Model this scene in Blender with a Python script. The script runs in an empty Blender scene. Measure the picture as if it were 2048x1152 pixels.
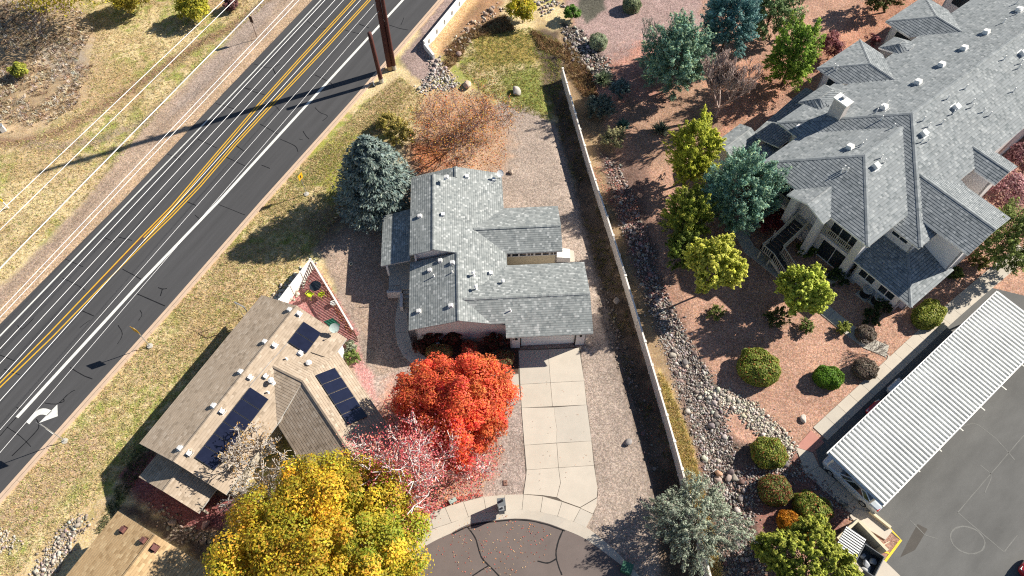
import bpy, bmesh, math, random
import numpy as np
from mathutils import Vector, Matrix
R = math.radians
random.seed(7); rng = np.random.default_rng(7)
scene = bpy.context.scene
col = scene.collection
# ------------------------------------------------------------------ camera
FPX, PITCH, HCAM = 1500.0, 58.5, 58.0            # focal length in px of a 2048 px wide frame, degrees down, metres up
cam = bpy.data.cameras.new('camera'); camo = bpy.data.objects.new('camera', cam); col.objects.link(camo)
camo.location = (0, 0, HCAM); camo.rotation_euler = (R(90 - PITCH), 0, 0)
cam.sensor_width = 36; cam.lens = 36 * FPX / 2048; cam.clip_start = 1; cam.clip_end = 8000
scene.camera = camo
# ------------------------------------------------------------------ sky, sun, exposure
SUN_EL, SUN_AZ = 33.0, 66.5                      # azimuth clockwise from +Y
w = bpy.data.worlds.new('World'); scene.world = w; w.use_nodes = True
nt = w.node_tree
sky = nt.nodes.new('ShaderNodeTexSky'); sky.sky_type = 'NISHITA'; sky.sun_disc = False
sky.sun_elevation = R(SUN_EL); sky.sun_rotation = R(SUN_AZ); sky.altitude = 1500; sky.air_density = 1.0; sky.dust_density = 0.6
bg = nt.nodes['Background']; nt.links.new(sky.outputs[0], bg.inputs[0]); bg.inputs[1].default_value = 0.055
sl = bpy.data.lights.new('sun', 'SUN'); so = bpy.data.objects.new('sun', sl); col.objects.link(so)
sl.energy = 4.9; sl.angle = R(0.53); sl.color = (1.0, 0.93, 0.82)
sdir = Vector((math.sin(R(SUN_AZ)) * math.cos(R(SUN_EL)), math.cos(R(SUN_AZ)) * math.cos(R(SUN_EL)), math.sin(R(SUN_EL))))
so.location = sdir * 120; so.rotation_euler = sdir.to_track_quat('Z', 'Y').to_euler()
vs = scene.view_settings
vs.view_transform = 'Standard'; vs.look = 'None'; vs.gamma = 1; vs.use_curve_mapping = False; vs.exposure = 1.0
scene.cycles.use_denoising = False; scene.cycles.pixel_filter_type = 'BLACKMAN_HARRIS'; scene.cycles.filter_width = 1.15
scene.cycles.max_bounces = 5; scene.cycles.diffuse_bounces = 3; scene.cycles.transparent_max_bounces = 6
# ------------------------------------------------------------------ helpers
_p = R(PITCH)
_fw = np.array([0, math.cos(_p), -math.sin(_p)]); _rt = np.array([1., 0, 0]); _up = np.cross(_rt, _fw)
def G(x, y, z=0.0):
    """survey: the point at height z that the photograph's pixel (x, y) looks at"""
    d = _fw + _rt * (x - 1024) / FPX - _up * (y - 576) / FPX
    t = (z - HCAM) / d[2]
    return Vector((t * d[0], t * d[1], z))
def Gp(pts, z=0.0):
    return [(q.x, q.y) for q in (G(x, y, z) for x, y in pts)]

class MB:
    """collects faces; build() links them as ONE mesh object"""
    def __init__(s): s.v = []; s.f = []; s.m = []; s.uv = []; s.mi = 0; s.hasuv = False
    def poly(s, pts, uv=None):
        b = len(s.v); s.v += [tuple(p) for p in pts]; s.f.append(tuple(range(b, b + len(pts)))); s.m.append(s.mi)
        s.uv.append(uv)
        if uv: s.hasuv = True
    def hexa(s, b, t):
        """b, t: equally long rings, both counter-clockwise seen from above"""
        n = len(b); o = len(s.v); s.v += [tuple(p) for p in b] + [tuple(p) for p in t]
        s.f.append(tuple(o + n - 1 - i for i in range(n))); s.f.append(tuple(o + n + i for i in range(n)))
        for i in range(n):
            j = (i + 1) % n; s.f.append((o + i, o + j, o + n + j, o + n + i))
        s.m += [s.mi] * (n + 2); s.uv += [None] * (n + 2)
    def prism(s, poly, z0, z1):
        poly = [(p[0], p[1]) for p in poly]
        a = sum(poly[i][0] * poly[(i + 1) % len(poly)][1] - poly[(i + 1) % len(poly)][0] * poly[i][1] for i in range(len(poly)))
        if a < 0: poly = poly[::-1]
        s.hexa([(x, y, z0) for x, y in poly], [(x, y, z1) for x, y in poly])
    def box(s, c, size, ang=0.0, tilt=None):
        hx, hy, hz = size[0] / 2, size[1] / 2, size[2] / 2
        M = Matrix.Rotation(ang, 3, 'Z')
        if tilt: M = M @ Matrix.Rotation(tilt[0], 3, 'X') @ Matrix.Rotation(tilt[1], 3, 'Y')
        c = Vector(c)
        q = [c + M @ Vector((sx * hx, sy * hy, sz * hz)) for sz in (-1, 1) for sx, sy in ((-1, -1), (1, -1), (1, 1), (-1, 1))]
        s.hexa(q[:4], q[4:])
    def beam(s, p, q, w, h):
        """rectangular bar from p to q"""
        p, q = Vector(p), Vector(q); d = (q - p).normalized()
        up = Vector((0, 0, 1)) if abs(d.z) < .95 else Vector((0, 1, 0))
        sd = d.cross(up).normalized() * w / 2; u = sd.cross(d).normalized() * h / 2
        ring = lambda o: [o - sd - u, o + sd - u, o + sd + u, o - sd + u]
        a, b = ring(p), ring(q); o = len(s.v); s.v += [tuple(x) for x in a + b]
        F = [(3, 2, 1, 0), (4, 5, 6, 7)] + [(i, (i + 1) % 4, 4 + (i + 1) % 4, 4 + i) for i in range(4)]
        s.f += [tuple(o + i for i in f) for f in F]; s.m += [s.mi] * 6; s.uv += [None] * 6
    def tube(s, pts, r, n=8, cap=True):
        pts = [Vector(p) for p in pts]; rr = r if isinstance(r, (list, tuple)) else [r] * len(pts)
        o = len(s.v)
        for i, p in enumerate(pts):
            d = (pts[min(i + 1, len(pts) - 1)] - pts[max(i - 1, 0)]).normalized()
            up = Vector((0, 0, 1)) if abs(d.z) < .95 else Vector((1, 0, 0))
            a = d.cross(up).normalized(); b = a.cross(d)
            for k in range(n):
                t = 2 * math.pi * k / n; s.v.append(tuple(p + (a * math.cos(t) + b * math.sin(t)) * rr[i]))
        for i in range(len(pts) - 1):
            for k in range(n):
                s.f.append((o + i * n + k, o + i * n + (k + 1) % n, o + (i + 1) * n + (k + 1) % n, o + (i + 1) * n + k)); s.m.append(s.mi); s.uv.append(None)
        if cap:
            s.f.append(tuple(o + k for k in range(n))[::-1]); s.f.append(tuple(o + (len(pts) - 1) * n + k for k in range(n))); s.m += [s.mi] * 2; s.uv += [None] * 2
    def lathe(s, c, prof, n=16):
        """prof: [(r, z)...] revolved about the vertical through c"""
        o = len(s.v)
        for r, z in prof:
            for k in range(n):
                t = 2 * math.pi * k / n; s.v.append((c[0] + r * math.cos(t), c[1] + r * math.sin(t), c[2] + z))
        for i in range(len(prof) - 1):
            for k in range(n):
                s.f.append((o + i * n + k, o + i * n + (k + 1) % n, o + (i + 1) * n + (k + 1) % n, o + (i + 1) * n + k)); s.m.append(s.mi); s.uv.append(None)
        s.f.append(tuple(o + k for k in range(n))[::-1]); s.f.append(tuple(o + (len(prof) - 1) * n + k for k in range(n))); s.m += [s.mi] * 2; s.uv += [None] * 2
    def build(s, name, mats, parent=None, smooth=False, **kw):
        me = bpy.data.meshes.new(name)
        off = Vector((0, 0, 0)) if parent is None else WL(parent)
        me.from_pydata([(x - off.x, y - off.y, z - off.z) for x, y, z in s.v], [], s.f)
        for m in (mats if isinstance(mats, (list, tuple)) else [mats]): me.materials.append(m)
        if any(s.m): me.polygons.foreach_set('material_index', s.m)
        if s.hasuv:
            L = me.uv_layers.new(name='UVMap')
            for p, u in zip(me.polygons, s.uv):
                if u:
                    for k, li in enumerate(p.loop_indices): L.data[li].uv = u[k]
        if smooth: me.polygons.foreach_set('use_smooth', [True] * len(me.polygons))
        me.update()
        return link(bpy.data.objects.new(name, me), parent, **kw)
def WL(o):
    v = Vector((0, 0, 0))
    while o is not None: v += o.location; o = o.parent
    return v
def link(o, parent=None, label=None, cat=None, group=None, kind=None):
    col.objects.link(o)
    if parent is not None: o.parent = parent
    if label: o['label'] = label
    if cat: o['category'] = cat
    if group: o['group'] = group
    if kind: o['kind'] = kind
    return o
def thing(name, label, cat, loc=(0, 0, 0), group=None):
    o = bpy.data.objects.new(name, None); o.empty_display_size = .3; o.location = loc
    return link(o, None, label, cat, group)
# ------------------------------------------------------------------ materials
def nodes(name):
    m = bpy.data.materials.new(name); m.use_nodes = True; t = m.node_tree
    return m, t, t.nodes['Principled BSDF'], lambda k: t.nodes.new('ShaderNode' + k)
def lin(c):
    return tuple(((x / 255) / 12.92 if x / 255 <= .04045 else ((x / 255 + .055) / 1.055) ** 2.4) for x in c)
def solid(name, rgb, rough=.75, var=.18, scale=2.5, fine=.10, fscale=40, bump=0., bscale=30, metal=0., spec=.3, stretch=None):
    """base colour broken up by coarse and fine noise, laid out in world space"""
    m, t, b, N = nodes(name); L = t.links.new
    geo = N('NewGeometry'); src = geo.outputs['Position']
    if stretch:
        mp = N('Mapping'); mp.vector_type = 'TEXTURE'; mp.inputs['Rotation'].default_value = (0, 0, stretch[0]); mp.inputs['Scale'].default_value = (stretch[1], stretch[2], 1)
        L(src, mp.inputs[0]); src = mp.outputs[0]
    n1 = N('TexNoise'); n1.inputs['Scale'].default_value = scale; n1.inputs['Detail'].default_value = 5; n1.inputs['Roughness'].default_value = .65; L(src, n1.inputs['Vector'])
    n2 = N('TexNoise'); n2.inputs['Scale'].default_value = fscale; n2.inputs['Detail'].default_value = 2; L(geo.outputs['Position'], n2.inputs['Vector'])
    a = N('Math'); a.operation = 'MULTIPLY_ADD'; L(n1.outputs['Fac'], a.inputs[0]); a.inputs[1].default_value = var * 2.6; a.inputs[2].default_value = 1 - var * 1.3
    c = N('Math'); c.operation = 'MULTIPLY_ADD'; L(n2.outputs['Fac'], c.inputs[0]); c.inputs[1].default_value = fine * 2.6; c.inputs[2].default_value = 1 - fine * 1.3
    d = N('Math'); d.operation = 'MULTIPLY'; L(a.outputs[0], d.inputs[0]); L(c.outputs[0], d.inputs[1])
    mx = N('Mix'); mx.data_type = 'RGBA'; mx.blend_type = 'MULTIPLY'; mx.inputs[0].default_value = 1; mx.inputs[6].default_value = (*rgb, 1); L(d.outputs[0], mx.inputs[7])
    L(mx.outputs[2], b.inputs['Base Color'])
    b.inputs['Roughness'].default_value = rough; b.inputs['Metallic'].default_value = metal; b.inputs['Specular IOR Level'].default_value = spec
    if bump:
        n3 = N('TexNoise'); n3.inputs['Scale'].default_value = bscale; n3.inputs['Detail'].default_value = 3; L(geo.outputs['Position'], n3.inputs['Vector'])
        bp = N('Bump'); bp.inputs['Strength'].default_value = 1; bp.inputs['Distance'].default_value = bump; L(n3.outputs['Fac'], bp.inputs['Height']); L(bp.outputs[0], b.inputs['Normal'])
    return m
def shingle(name, dark, mid, light, bw=.38, rh=.22, big=.16, step=.006):
    """asphalt shingles on a UV in metres: random tabs, butt-edge shade line put into the colour, sawtooth relief"""
    m, t, b, N = nodes(name); L = t.links.new
    def M(op, a, bb=None, c=None):
        n = N('Math'); n.operation = op
        for i, x in enumerate((a, bb, c)):
            if x is None: continue
            if isinstance(x, (int, float)): n.inputs[i].default_value = x
            else: L(x, n.inputs[i])
        return n.outputs[0]
    uv = N('UVMap'); sp = N('SeparateXYZ'); L(uv.outputs[0], sp.inputs[0])
    vr = M('DIVIDE', sp.outputs[1], rh); row = M('FLOOR', vr); fr = M('SUBTRACT', vr, row)
    wr = N('TexWhiteNoise'); wr.noise_dimensions = '1D'; L(row, wr.inputs['W'])
    ur = M('ADD', M('DIVIDE', sp.outputs[0], bw), M('MULTIPLY', wr.outputs['Value'], 7.3))
    cell = M('FLOOR', ur)
    cb = N('CombineXYZ'); L(cell, cb.inputs[0]); L(row, cb.inputs[1])
    wn = N('TexWhiteNoise'); wn.noise_dimensions = '2D'; L(cb.outputs[0], wn.inputs['Vector'])
    rp = N('ValToRGB'); e = rp.color_ramp.elements; e[0].position = 0; e[0].color = (*dark, 1); e[1].position = 1; e[1].color = (*light, 1)
    x = e.new(.25); x.color = (*mid, 1); x = e.new(.80); x.color = (*[.8 * p + .2 * q for p, q in zip(mid, light)], 1)
    L(wn.outputs['Value'], rp.inputs[0])
    geo = N('NewGeometry'); nz = N('TexNoise'); nz.inputs['Scale'].default_value = .7; nz.inputs['Detail'].default_value = 4; L(geo.outputs['Position'], nz.inputs['Vector'])
    gz = N('TexNoise'); gz.inputs['Scale'].default_value = 55; gz.inputs['Detail'].default_value = 1; L(geo.outputs['Position'], gz.inputs['Vector'])
    k = M('MULTIPLY', M('MULTIPLY_ADD', nz.outputs['Fac'], big * 2.4, 1 - big * 1.2), M('MULTIPLY_ADD', gz.outputs['Fac'], .36, .82))
    gap = M('GREATER_THAN', fr, .80)                                     # butt-edge shade darkened into the colour at the top of each course
    k = M('MULTIPLY', k, M('MULTIPLY_ADD', gap, -.10, 1))
    mx = N('Mix'); mx.data_type = 'RGBA'; mx.blend_type = 'MULTIPLY'; mx.inputs[0].default_value = 1; L(rp.outputs[0], mx.inputs[6]); L(k, mx.inputs[7])
    L(mx.outputs[2], b.inputs['Base Color']); b.inputs['Roughness'].default_value = .9; b.inputs['Specular IOR Level'].default_value = .2
    h = M('ADD', M('MULTIPLY', gz.outputs['Fac'], .5), M('MULTIPLY', wn.outputs['Value'], .5))
    bp = N('Bump'); bp.inputs['Strength'].default_value = 1; bp.inputs['Distance'].default_value = step; L(h, bp.inputs['Height']); L(bp.outputs[0], b.inputs['Normal'])
    return m
def foliage(name, trans=.35, rough=.6):
    m, t, b, N = nodes(name); L = t.links.new
    at = N('Attribute'); at.attribute_name = 'Col'; L(at.outputs['Color'], b.inputs['Base Color'])
    b.inputs['Roughness'].default_value = rough; b.inputs['Specular IOR Level'].default_value = .25
    if trans:
        tr = N('BsdfTranslucent'); L(at.outputs['Color'], tr.inputs[0]); ms = N('MixShader'); ms.inputs[0].default_value = trans
        L(b.outputs[0], ms.inputs[1]); L(tr.outputs[0], ms.inputs[2]); L(ms.outputs[0], t.nodes['Material Output'].inputs[0])
    return m
M_leaf = foliage('leaf'); M_needle = foliage('needle', .25, .7); M_blade = foliage('dry_blade', .2, .8); M_litter = foliage('fallen_leaf', .1, .8); M_rock = foliage('field_stone', 0, .9)
M_bark = solid('bark', (.10, .07, .05), .9, .3, 6, .2, 30); M_greybark = solid('pale_bark', (.42, .38, .34), .85, .3, 6, .15, 30); M_redbark = solid('red_brown_bark', (.13, .065, .05), .9, .3, 6, .2, 30)
M_concrete = solid('concrete', (.50, .44, .36), .85, .14, .9, .10, 25, bump=.004)
M_oldconc = solid('grey_concrete', (.44, .41, .355), .85, .14, .9, .10, 25, bump=.004)
M_kerb = solid('kerb_concrete', (.50, .37, .27), .85, .16, 1.2, .12, 25)
M_white = solid('white_paint', (.78, .77, .74), .6, .06, 3, .05, 30)
M_mark = solid('road_paint_white', (.62, .62, .58), .7, .22, 3, .2, 22)
M_yel = solid('road_paint_yellow', (.62, .36, .03), .7, .2, 3, .15, 22)
M_yel2 = solid('bright_yellow_paint', (.72, .48, .02), .6, .15, 3, .12, 22)
M_tar = solid('tar', (.010, .010, .011), .55, .2, 4, .1, 30)
M_black = solid('black_metal', (.015, .015, .017), .5, .1, 4, .05, 30)
M_glass = solid('dark_glass', (.02, .028, .035), .08, .1, 1, 0, 30, spec=.8)
M_steel = solid('galvanised', (.45, .46, .47), .45, .12, 4, .08, 30, metal=.6)
M_wire = solid('aluminium_cable', (.80, .80, .80), .45, .05, 4, .02, 30, metal=0)
# ------------------------------------------------------------------ numpy noise
def vnoise(X, Y, s, seed):
    g = np.random.default_rng(seed).random((256, 256)); x = X * s + 1000.37; y = Y * s + 1000.91
    i = np.floor(x).astype(int); j = np.floor(y).astype(int); fx = x - i; fy = y - j
    fx = fx * fx * (3 - 2 * fx); fy = fy * fy * (3 - 2 * fy)
    A = g[i % 256, j % 256]; B = g[(i + 1) % 256, j % 256]; C = g[i % 256, (j + 1) % 256]; D = g[(i + 1) % 256, (j + 1) % 256]
    return (A * (1 - fx) + B * fx) * (1 - fy) + (C * (1 - fx) + D * fx) * fy
def fbm(X, Y, s, seed, o=4):
    r = 0; a = .5; tot = 0
    for k in range(o): r = r + a * vnoise(X, Y, s * 2 ** k, seed + k); tot += a; a *= .55
    return r / tot
def polysd(P, X, Y):
    """signed distance to a polygon, positive inside"""
    P = np.array(P, float); d = np.full(X.shape, 1e9); ins = np.zeros(X.shape, bool); n = len(P)
    for i in range(n):
        a = P[i]; b = P[(i + 1) % n]; e = b - a; L2 = max(e @ e, 1e-9)
        t = np.clip(((X - a[0]) * e[0] + (Y - a[1]) * e[1]) / L2, 0, 1)
        d = np.minimum(d, np.hypot(X - a[0] - t * e[0], Y - a[1] - t * e[1]))
        if a[1] != b[1]:
            c = ((a[1] > Y) != (b[1] > Y)) & (X < (b[0] - a[0]) * (Y - a[1]) / (b[1] - a[1]) + a[0]); ins ^= c
    return np.where(ins, d, -d)
def linesd(P, X, Y):
    P = np.array(P, float); d = np.full(X.shape, 1e9)
    for a, b in zip(P[:-1], P[1:]):
        e = b - a; t = np.clip(((X - a[0]) * e[0] + (Y - a[1]) * e[1]) / (e @ e), 0, 1)
        d = np.minimum(d, np.hypot(X - a[0] - t * e[0], Y - a[1] - t * e[1]))
    return d
def mesh_np(name, V, F, mat, parent=None, cols=None, smooth=False, **kw):
    """fast mesh from arrays; all faces with the same number of corners"""
    V = np.asarray(V, np.float32); F = np.asarray(F, np.int32)
    if parent is not None: V = V - np.array(WL(parent), np.float32)
    me = bpy.data.meshes.new(name); n, k = F.shape
    me.vertices.add(len(V)); me.vertices.foreach_set('co', V.ravel())
    me.loops.add(n * k); me.loops.foreach_set('vertex_index', F.ravel())
    me.polygons.add(n); me.polygons.foreach_set('loop_start', np.arange(0, n * k, k, dtype=np.int32))
    if smooth: me.polygons.foreach_set('use_smooth', np.ones(n, bool))
    if cols is not None:
        a = me.color_attributes.new('Col', 'FLOAT_COLOR', 'POINT'); a.data.foreach_set('color', np.hstack([cols, np.ones((len(cols), 1))]).astype(np.float32).ravel())
    me.materials.append(mat); me.update(calc_edges=True)
    return link(bpy.data.objects.new(name, me), parent, **kw)
# ================================================================== GROUND (one sheet to the horizon)
GX0, GX1, GY0, GY1, GS = -78., 84., -4., 98., .25
gx = np.arange(GX0, GX1 + .01, GS); gy = np.arange(GY0, GY1 + .01, GS)
X, Y = np.meshgrid(gx, gy); nx, ny = len(gx), len(gy)
n_big = fbm(X, Y, .10, 11, 3); n_mid = fbm(X, Y, .45, 21, 4); n_fin = fbm(X, Y, 1.6, 31, 3); n_a = fbm(X, Y, .22, 41, 4)
C3 = lambda c: np.array(c)[None, None, :]
def mixc(A, c, m): return A * (1 - m[..., None]) + (C3(c) if not isinstance(c, np.ndarray) else c) * m[..., None]
sm = lambda x, a, b: np.clip((x - a) / (b - a), 0, 1) ** 2 * (3 - 2 * np.clip((x - a) / (b - a), 0, 1))
straw = mixc(np.tile(C3((.55, .44, .25)), (ny, nx, 1)), (.42, .315, .175), sm(n_mid, .42, .62))
straw = mixc(straw, (.26, .28, .07), sm(n_a, .47, .58) * sm(n_fin, .38, .60) * .9)
straw = mixc(straw, (.40, .27, .16), sm(n_big, .52, .66) * .7)
COLR = straw.copy(); GRASS = np.ones((ny, nx)); Z = -.06 * n_fin - .05 * n_mid
ZONES = {}
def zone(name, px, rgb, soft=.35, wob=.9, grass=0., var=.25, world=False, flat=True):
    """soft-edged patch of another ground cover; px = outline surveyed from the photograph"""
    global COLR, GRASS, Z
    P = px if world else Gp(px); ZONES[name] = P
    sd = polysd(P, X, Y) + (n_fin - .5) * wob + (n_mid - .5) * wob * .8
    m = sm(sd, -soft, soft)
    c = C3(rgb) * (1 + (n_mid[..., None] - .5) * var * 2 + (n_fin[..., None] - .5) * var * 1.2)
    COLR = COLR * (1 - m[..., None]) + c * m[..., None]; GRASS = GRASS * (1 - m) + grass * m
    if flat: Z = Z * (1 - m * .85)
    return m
def track(name, px, width, rgb, soft=.4, amt=1., grass=0.):
    global COLR, GRASS
    d = linesd(Gp(px), X, Y) + (n_fin - .5) * .5; m = (1 - sm(d, width / 2 - soft / 2, width / 2 + soft)) * amt
    COLR = mixc(COLR, rgb, m); GRASS = GRASS * (1 - m) + grass * m
# lots: plain gravel and red soil under everything that follows
zone('lot_base', [(640, 490), (830, 330), (1000, 200), (1110, 240), (1240, 620), (1345, 1000), (1380, 1300), (760, 1300), (700, 760), (690, 640)], (.30, .24, .20), .4, .8, 0, .25)
zone('condo_base', [(1128, 150), (1150, 60), (1120, -40), (1200, -140), (2400, -140), (2500, 1300), (1470, 1300), (1380, 960), (1232, 500)], (.34, .20, .15), .4, .8, 0, .2)
# field beyond the road
zone('brush', [(-120, 60), (60, -60), (200, 30), (190, 130), (150, 220), (60, 275), (-120, 290)], (.36, .265, .165), 2.6, 5, .8, .6)
zone('brush_pale', [(80, 95), (170, 80), (175, 140), (110, 160)], (.30, .25, .20), 1.2, 2, .8, .4)
track('trail', [(-60, 284), (40, 284), (95, 272), (150, 245), (215, 205), (265, 175), (330, 130), (390, 92), (470, 50), (540, 0)], .9, (.24, .15, .095), .7)
track('trail_b', [(60, 288), (130, 292), (200, 278), (260, 255), (320, 225)], .8, (.30, .23, .17), .6, .8)
zone('road_shoulder', [(590, -60), (545, 0), (470, 82), (382, 152), (278, 264), (175, 390), (110, 465), (0, 572), (-220, 780), (-200, 900), (0, 655), (243, 408), (632, 0), (690, -60)], (.37, .275, .205), .5, .9, 0, .22)
zone('shoulder_tan', [(640, -60), (600, 0), (225, 385), (0, 612), (-200, 820), (-180, 880), (0, 655), (243, 408), (632, 0), (700, -60)], (.42, .30, .20), .3, .5, 0, .15)
zone('shoulder_grey', [(560, 0), (500, 80), (400, 190), (330, 240), (345, 215), (430, 110), (520, 0)], (.33, .26, .215), .6, .8, 0, .2)
# verge between the road and the lots
zone('verge_dirt_poles', [(640, 390), (690, 300), (745, 195), (792, 148), (818, 175), (790, 230), (735, 280), (690, 330)], (.37, .265, .155), .8, 2, .5, .3)
zone('verge_dirt_sw', [(0, 1010), (60, 930), (150, 850), (205, 850), (190, 930), (110, 1010), (60, 1080), (-60, 1120)], (.43, .31, .20), .8, 2.4, .4, .25)
zone('verge_green', [(640, 300), (700, 270), (720, 320), (690, 420), (640, 400)], (.26, .26, .05), .9, 2.2, 1, .3)
zone('lawn_green', [(1000, 150), (1080, 120), (1105, 160), (1100, 240), (1040, 220), (990, 190)], (.22, .24, .07), 1.0, 2.4, 1, .3)
zone('basin_gold', [(940, 60), (1060, 60), (1120, 80), (1125, 140), (1060, 130), (960, 140)], (.33, .25, .085), 1.0, 2, 1, .3)
zone('verge_gravel', [(886, -80), (990, -80), (914, 0), (858, 72), (868, 112), (885, 140), (850, 168), (812, 140), (798, 118), (884, 0)], (.30, .225, .20), .3, .8, 0, .25)
zone('basin_sand', [(868, 112), (858, 78), (925, 0), (1000, -80), (1040, -60), (960, 10), (925, 55), (890, 100)], (.50, .32, .17), .3, .5, 0, .16)
zone('basin_wet', [(940, 20), (965, -10), (1010, 0), (1000, 40), (950, 60), (900, 105), (880, 112)], (.32, .19, .11), .6, 1.2, .4, .4)
# leaf litter below the orange tree, gravel behind and beside the house
zone('back_gravel', [(1000, 205), (1060, 215), (1100, 245), (1125, 320), (1150, 420), (1180, 520), (1215, 640), (1260, 780), (1305, 950), (1330, 1160), (1190, 1160), (1175, 1000), (1165, 760), (1190, 690), (1125, 500), (1000, 420), (980, 330)], (.335, .27, .225), .35, .8, 0, .2)
zone('litter', [(850, 190), (905, 175), (975, 195), (1010, 250), (1015, 310), (1000, 345), (830, 350), (815, 290)], (.37, .245, .165), 1.3, 2.4, .3, .4)
zone('litter_dark', [(825, 290), (880, 280), (900, 330), (830, 350)], (.36, .15, .075), .9, 1.6, .2, .35)
zone('side_gravel', [(625, 500), (700, 440), (770, 440), (820, 480), (815, 560), (795, 600), (790, 680), (830, 730), (800, 780), (755, 740), (705, 610), (650, 520)], (.33, .25, .195), .35, .7, 0, .22)
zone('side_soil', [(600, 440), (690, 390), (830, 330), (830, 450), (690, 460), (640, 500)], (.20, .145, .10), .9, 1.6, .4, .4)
zone('court_paver', [(626, 522), (718, 668), (690, 700), (540, 620)], (.38, .18, .17), .05, .1, 0, .12)
zone('red_gravel', [(705, 660), (735, 740), (790, 800), (850, 800), (800, 880), (680, 700)], (.44, .225, .21), .15, .35, 0, .15)
zone('front_gravel', [(745, 760), (835, 725), (1040, 775), (1052, 950), (1046, 992), (960, 1000), (850, 1030), (800, 1000)], (.34, .275, .24), .3, .6, 0, .22)
zone('front_litter', [(720, 860), (800, 760), (960, 840), (1000, 900), (960, 985), (850, 1030), (790, 990)], (.37, .215, .165), 1.0, 2.6, .1, .4)
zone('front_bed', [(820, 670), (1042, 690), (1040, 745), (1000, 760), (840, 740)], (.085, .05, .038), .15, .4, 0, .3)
zone('mulch_sw', [(235, 950), (300, 900), (440, 985), (480, 1000), (440, 1060), (370, 1060), (280, 1010)], (.22, .085, .082), .4, .7, 0, .25)
zone('mulch_edge', [(225, 1010), (285, 1010), (400, 1075), (470, 1060), (440, 1120), (330, 1090)], (.10, .075, .06), .4, .8, .2, .35)
# shallow swale along the fence: dark brown ground
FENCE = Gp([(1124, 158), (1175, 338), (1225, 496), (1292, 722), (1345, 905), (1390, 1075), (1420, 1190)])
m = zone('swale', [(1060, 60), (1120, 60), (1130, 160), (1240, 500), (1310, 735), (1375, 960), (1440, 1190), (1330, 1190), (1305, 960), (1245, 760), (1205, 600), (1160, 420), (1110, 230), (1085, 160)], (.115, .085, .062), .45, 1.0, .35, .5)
m = zone('swale_litter', [(1120, 60), (1200, 150), (1230, 270), (1290, 520), (1350, 720), (1400, 920), (1450, 1160), (1440, 1190), (1372, 955), (1300, 735), (1228, 500), (1178, 338), (1126, 155)], (.27, .19, .115), .5, 1.2, .5, .5)
# condominium grounds
zone('condo_red', [(1130, 0), (1140, -80), (1480, -80), (1900, -80), (1800, 40), (1660, 120), (1570, 190), (1460, 290), (1440, 360), (1420, 480), (1480, 470), (1600, 480), (1700, 560), (1800, 620), (1900, 560), (2100, 430), (2100, 560), (1890, 690), (1640, 880), (1580, 920), (1560, 880), (1480, 800), (1400, 780), (1370, 680), (1330, 610), (1280, 470), (1240, 330), (1195, 180), (1160, 120)], (.40, .24, .175), .4, 1.0, 0, .22)
zone('condo_purple_gravel', [(1130, 10), (1160, -80), (1420, -80), (1400, 60), (1300, 150), (1230, 170), (1180, 110)], (.33, .235, .215), .6, 1.5, 0, .22)
zone('condo_dark_gravel', [(1165, -60), (1215, -60), (1210, 20), (1175, 45), (1155, 20)], (.10, .095, .075), .3, .6, 0, .2)
zone('condo_bronze', [(1235, 190), (1330, 150), (1480, 180), (1560, 190), (1470, 270), (1380, 340), (1280, 330)], (.32, .20, .14), .9, 2, .1, .35)
zone('condo_leaves_a', [(1170, 130), (1290, 90), (1340, 130), (1330, 200), (1240, 210), (1180, 200)], (.38, .205, .16), 1.2, 3, .1, .4)
zone('condo_leaves_b', [(1420, 160), (1560, 100), (1680, 60), (1780, -60), (1900, -80), (1800, 50), (1640, 140), (1560, 200), (1440, 270)], (.38, .20, .135), .9, 2.4, .1, .45)
zone('condo_soil', [(1200, 300), (1290, 330), (1300, 420), (1310, 520), (1280, 500), (1230, 400)], (.19, .12, .095), .8, 1.6, .1, .4)
# ditch of stones right of the fence
zone('stone_ditch', [(1120, 40), (1160, 60), (1215, 120), (1235, 180), (1200, 160), (1140, 110)], (.075, .06, .05), .4, .8, 0, .4)
zone('stone_slope', [(1200, 300), (1240, 330), (1300, 470), (1335, 590), (1385, 690), (1440, 780), (1500, 800), (1590, 890), (1570, 930), (1560, 1000), (1530, 1080), (1500, 1190), (1440, 1190), (1420, 1060), (1395, 930), (1350, 760), (1300, 620), (1250, 480), (1215, 380)], (.15, .105, .085), .5, 1.0, 0, .4)
zone('stone_island', [(1440, 800), (1480, 815), (1525, 870), (1510, 890), (1470, 880), (1450, 850)], (.45, .27, .20), .25, .5, 0, .14)
zone('bush_bed', [(1480, 940), (1600, 900), (1700, 1010), (1690, 1060), (1600, 1090), (1520, 1060)], (.24, .125, .10), .4, 1.0, 0, .25)
zone('fence_straw', [(1318, 740), (1345, 790), (1385, 900), (1400, 960), (1440, 1130), (1450, 1190), (1420, 1190), (1372, 955), (1335, 840)], (.50, .38, .18), .35, .7, 1, .35)
zone('far_field', [(0, -40), (300, -30), (520, -30), (600, -90), (0, -160), (-200, -60)], (.38, .27, .09), 1.5, 3, 1, .4)
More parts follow.
